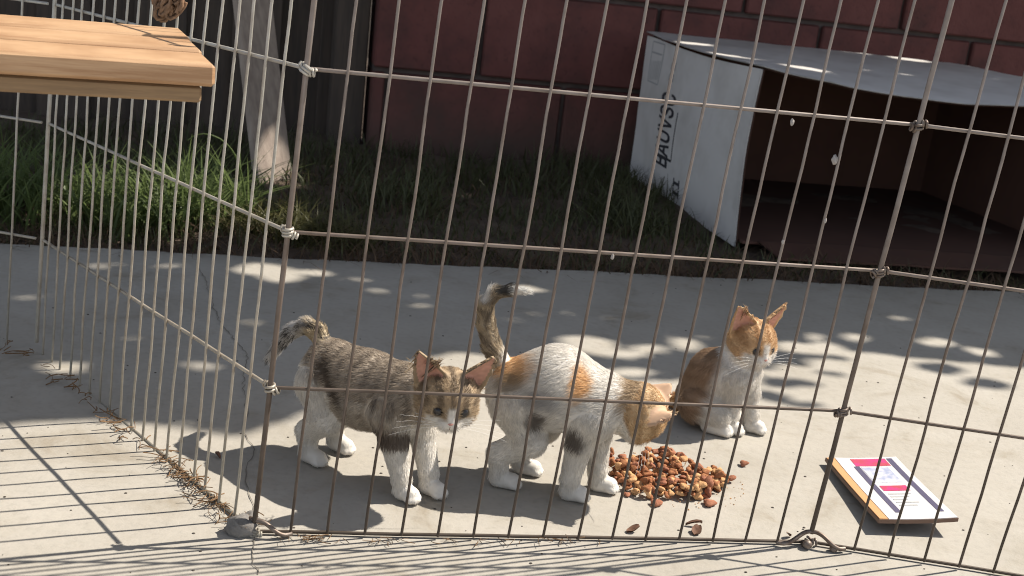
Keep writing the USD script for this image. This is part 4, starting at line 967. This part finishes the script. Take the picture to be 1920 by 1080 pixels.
b1 += leg4("sh", (0.116, -0.021, 0.105), (0.123, -0.022, 0.076), (0.136, -0.017, 0.027), (0.139, -0.016, 0.0105), (0.153, -0.017, 0.0098), (0.027, 0.0165, 0.0112))
b1 += leg4("sh", (0.118, 0.021, 0.105), (0.130, 0.022, 0.076), (0.149, 0.019, 0.027), (0.152, 0.018, 0.0105), (0.167, 0.017, 0.0098), (0.027, 0.0165, 0.0112))
b1 += tails([(-0.010, 0, 0.140), (-0.028, 0, 0.160), (-0.046, 0, 0.164), (-0.068, 0, 0.153), (-0.088, 0, 0.133), (-0.108, 0, 0.102)], [0.0125, 0.0105, 0.0095, 0.0088, 0.0075, 0.005])
k1 = Kitten((-0.21, 1.363), -33, b1, (0.185, -0.006, 0.1435), (0.20, -0.92, -0.36), 0.0340, roll=-0.04, ear_out=0.62)
k1.build("kitten", "tabby and white kitten standing at the left with lowered head turned to the viewer", col1, 60000, 201)

# second kitten: calico, head down at the food
def col2(s, P, tags, frac, h_):
    col = base_col(P, 11); x, y, z = P.T; n = noisef(P, 60, 13)
    bodyish = np.isin(tags, ["body", "neck", "thigh", "shoulder"])
    OR, DG = C(0.64, 0.39, 0.18), C(0.13, 0.105, 0.085)
    def blob(c, r, soft=0.35): d = np.linalg.norm((P - np.array(c)) / np.array(r), axis=1) + 0.9 * (n - 0.5); return sstep(1 + soft, 1 - soft, d)
    col = mixc(col, OR, blob((-0.012, -0.012, 0.158), (0.030, 0.040, 0.020)) * bodyish * 0.9)
    col = mixc(col, C(0.30, 0.23, 0.15), blob((-0.010, -0.034, 0.142), (0.022, 0.012, 0.013)) * bodyish * 0.7)
    col = mixc(col, OR * 1.05, blob((0.072, -0.028, 0.152), (0.014, 0.022, 0.028)) * bodyish * 0.95)
    col = mixc(col, C(0.30, 0.29, 0.29), blob((0.030, -0.045, 0.132), (0.026, 0.02, 0.013)) * bodyish * 0.7)
    col = mixc(col, DG, blob((0.026, -0.047, 0.104), (0.014, 0.02, 0.013)) * bodyish * 0.85)
    col = mixc(col, DG, blob((0.074, -0.040, 0.088), (0.014, 0.018, 0.016)) * 0.9)
    col = mixc(col, DG, blob((-0.040, -0.026, 0.075), (0.008, 0.014, 0.014)) * 0.7)
    nk = sstep(0.112, 0.128, x) * (tags == "neck") * sstep(0.118, 0.136, z)
    col = mixc(col, C(0.36, 0.25, 0.14), nk * 0.9)
    tl = tags == "tail"
    tc = mixc(np.tile(C(0.43, 0.35, 0.245), (len(P), 1)), C(0.15, 0.12, 0.09), sstep(0.45, 0.58, noisef(P, 150, 18)) * 0.75)
    tc = mixc(tc, C(0.06, 0.055, 0.05), sstep(0.236, 0.243, z) * sstep(-0.060, -0.045, x)); tc = mixc(tc, C(0.62, 0.60, 0.57), sstep(0.222, 0.232, z) * sstep(-0.052, -0.060, x)); tc = mixc(tc, C(0.7, 0.68, 0.64), sstep(-0.036, -0.026, x))
    col[tl] = tc[tl]
    hd = (tags == "head") | (tags == "ear"); hc_ = mixc(np.tile(C(0.62, 0.45, 0.27), (len(P), 1)), C(0.38, 0.245, 0.13), sstep(0.45, 0.65, 0.5 + 0.5 * np.sin(h_[:, 2] * 12 + h_[:, 0] * 4 + 4 * n)) * 0.55)
    hc_ = mixc(hc_, WH, np.maximum(sstep(0.7, 0.9, h_[:, 0]) * sstep(0.0, -0.2, h_[:, 2]), sstep(-0.4, -0.6, h_[:, 2])))
    hc_[tags == "ear"] = C(0.54, 0.36, 0.24)
    col[hd] = hc_[hd]
    return col
b2 = [("body", (-0.006, 0, 0.122), (0.040, 0, 0.133), 0.040, 0.048, 0.02), ("body", (0.040, 0, 0.133), (0.086, 0, 0.121), 0.048, 0.040, 0.02),
      ("neck", (0.090, 0, 0.124), (0.140, 0, 0.128), 0.034, 0.026, 0.02)]
b2 += rear(-0.004, -0.024, (-0.008, -0.025), th=(0.0, 0.108), hk=(-0.014, 0.043), rt=0.031) + rear(0.004, 0.024, (0.010, 0.025), th=(0.0, 0.108), rt=0.031)
b2 += leg4("sh", (0.086, -0.021, 0.106), (0.079, -0.023, 0.076), (0.073, -0.024, 0.027), (0.073, -0.024, 0.0105), (0.088, -0.024, 0.0098), (0.027, 0.0165, 0.0115))
b2 += leg4("sh", (0.090, 0.021, 0.106), (0.095, 0.021, 0.076), (0.102, 0.018, 0.027), (0.104, 0.017, 0.0105), (0.119, 0.016, 0.0098), (0.027, 0.0165, 0.0115))
b2 += tails([(-0.030, 0, 0.148), (-0.046, 0, 0.170), (-0.057, 0, 0.198), (-0.061, 0, 0.222), (-0.052, 0, 0.239), (-0.034, 0, 0.246), (-0.014, 0, 0.249)], [0.0125, 0.0112, 0.0100, 0.0092, 0.008, 0.006, 0.0035])
k2 = Kitten((0.03, 1.36), -10, b2, (0.146, 0.000, 0.119), (0.46, 0.26, -0.84), 0.0320, roll=0.0, ear_out=0.42, ear_h=0.88)
k2.build("kitten", "white, orange and dark patched kitten with raised tail, eating at the dry food", col2, 64000, 202, up=(0.55, -0.15, 0.70))

# third kitten: orange and white, sitting
def col3(s, P, tags, frac, h_):
    col = base_col(P, 21); x, y, z = P.T; n = noisef(P, 60, 23)
    OR = C(0.60, 0.41, 0.235)
    bodyish = np.isin(tags, ["body", "thigh"])
    bk = sstep(0.020, 0.002, x - 0.25 * (z - 0.06) + 0.012 * (n - 0.5)) * bodyish
    st = sstep(0.45, 0.65, 0.5 + 0.5 * np.sin(z * 380 + 5 * n))
    col = mixc(col, mixc(np.tile(C(0.41, 0.285, 0.19), (len(P), 1)), C(0.29, 0.19, 0.12), st * 0.6), bk)  # orange of the back is dimmed in the colour, as in tree shade
    col[tags == "tail"] = C(0.50, 0.28, 0.12)
    hd = (tags == "head") | (tags == "ear")
    st = sstep(0.4, 0.65, 0.5 + 0.5 * np.sin(h_[:, 1] * 13)) * sstep(0.0, 0.3, h_[:, 2])
    hc_ = mixc(np.tile(OR, (len(P), 1)), C(0.40, 0.22, 0.10), st * 0.6)
    wht = np.maximum(sstep(0.60, 0.80, h_[:, 0]) * sstep(0.02, -0.16, h_[:, 2]), sstep(0.22, 0.10, np.abs(h_[:, 1])) * sstep(0.7, 0.85, h_[:, 0]) * sstep(0.5, 0.3, h_[:, 2]))
    wht = np.maximum(wht, sstep(-0.40, -0.55, h_[:, 2])); hc_ = mixc(hc_, WH, wht); col[hd] = hc_[hd]
    return col
b3 = [("body", (-0.002, 0, 0.040), (0.014, 0, 0.076), 0.037, 0.036, 0.02), ("body", (0.014, 0, 0.076), (0.044, 0, 0.092), 0.036, 0.030, 0.02), ("neck", (0.042, 0, 0.098), (0.052, 0, 0.128), 0.028, 0.025, 0.018)]
for sg in (-1, 1):
    b3 += [("thigh", (0.0, 0.028 * sg, 0.036), (0.030, 0.034 * sg, 0.030), 0.027, 0.018, 0.014), ("paw", (0.020, 0.036 * sg, 0.011), (0.044, 0.036 * sg, 0.0098), 0.0115, 0.0108, 0.006)]
b3 += leg4("sh", (0.046, -0.018, 0.082), (0.047, -0.019, 0.060), (0.046, -0.020, 0.026), (0.046, -0.020, 0.0105), (0.058, -0.020, 0.0098), (0.022, 0.0150, 0.0112))
b3 += leg4("sh", (0.052, 0.015, 0.082), (0.062, 0.012, 0.060), (0.072, 0.008, 0.026), (0.073, 0.007, 0.0105), (0.086, 0.006, 0.0098), (0.022, 0.0150, 0.0112))
b3 += tails([(-0.030, 0.01, 0.016), (-0.045, 0.03, 0.012), (-0.035, 0.055, 0.011), (-0.01, 0.065, 0.010)], [0.011, 0.0105, 0.010, 0.007])
k3 = Kitten((0.300, 1.635), -20, b3, (0.056, -0.002, 0.141), (0.47, -0.82, -0.30), 0.0335, roll=-0.02, ear_out=0.62)
k3.build("kitten", "orange and white kitten sitting behind the food and looking down to the right", col3, 52000, 203)
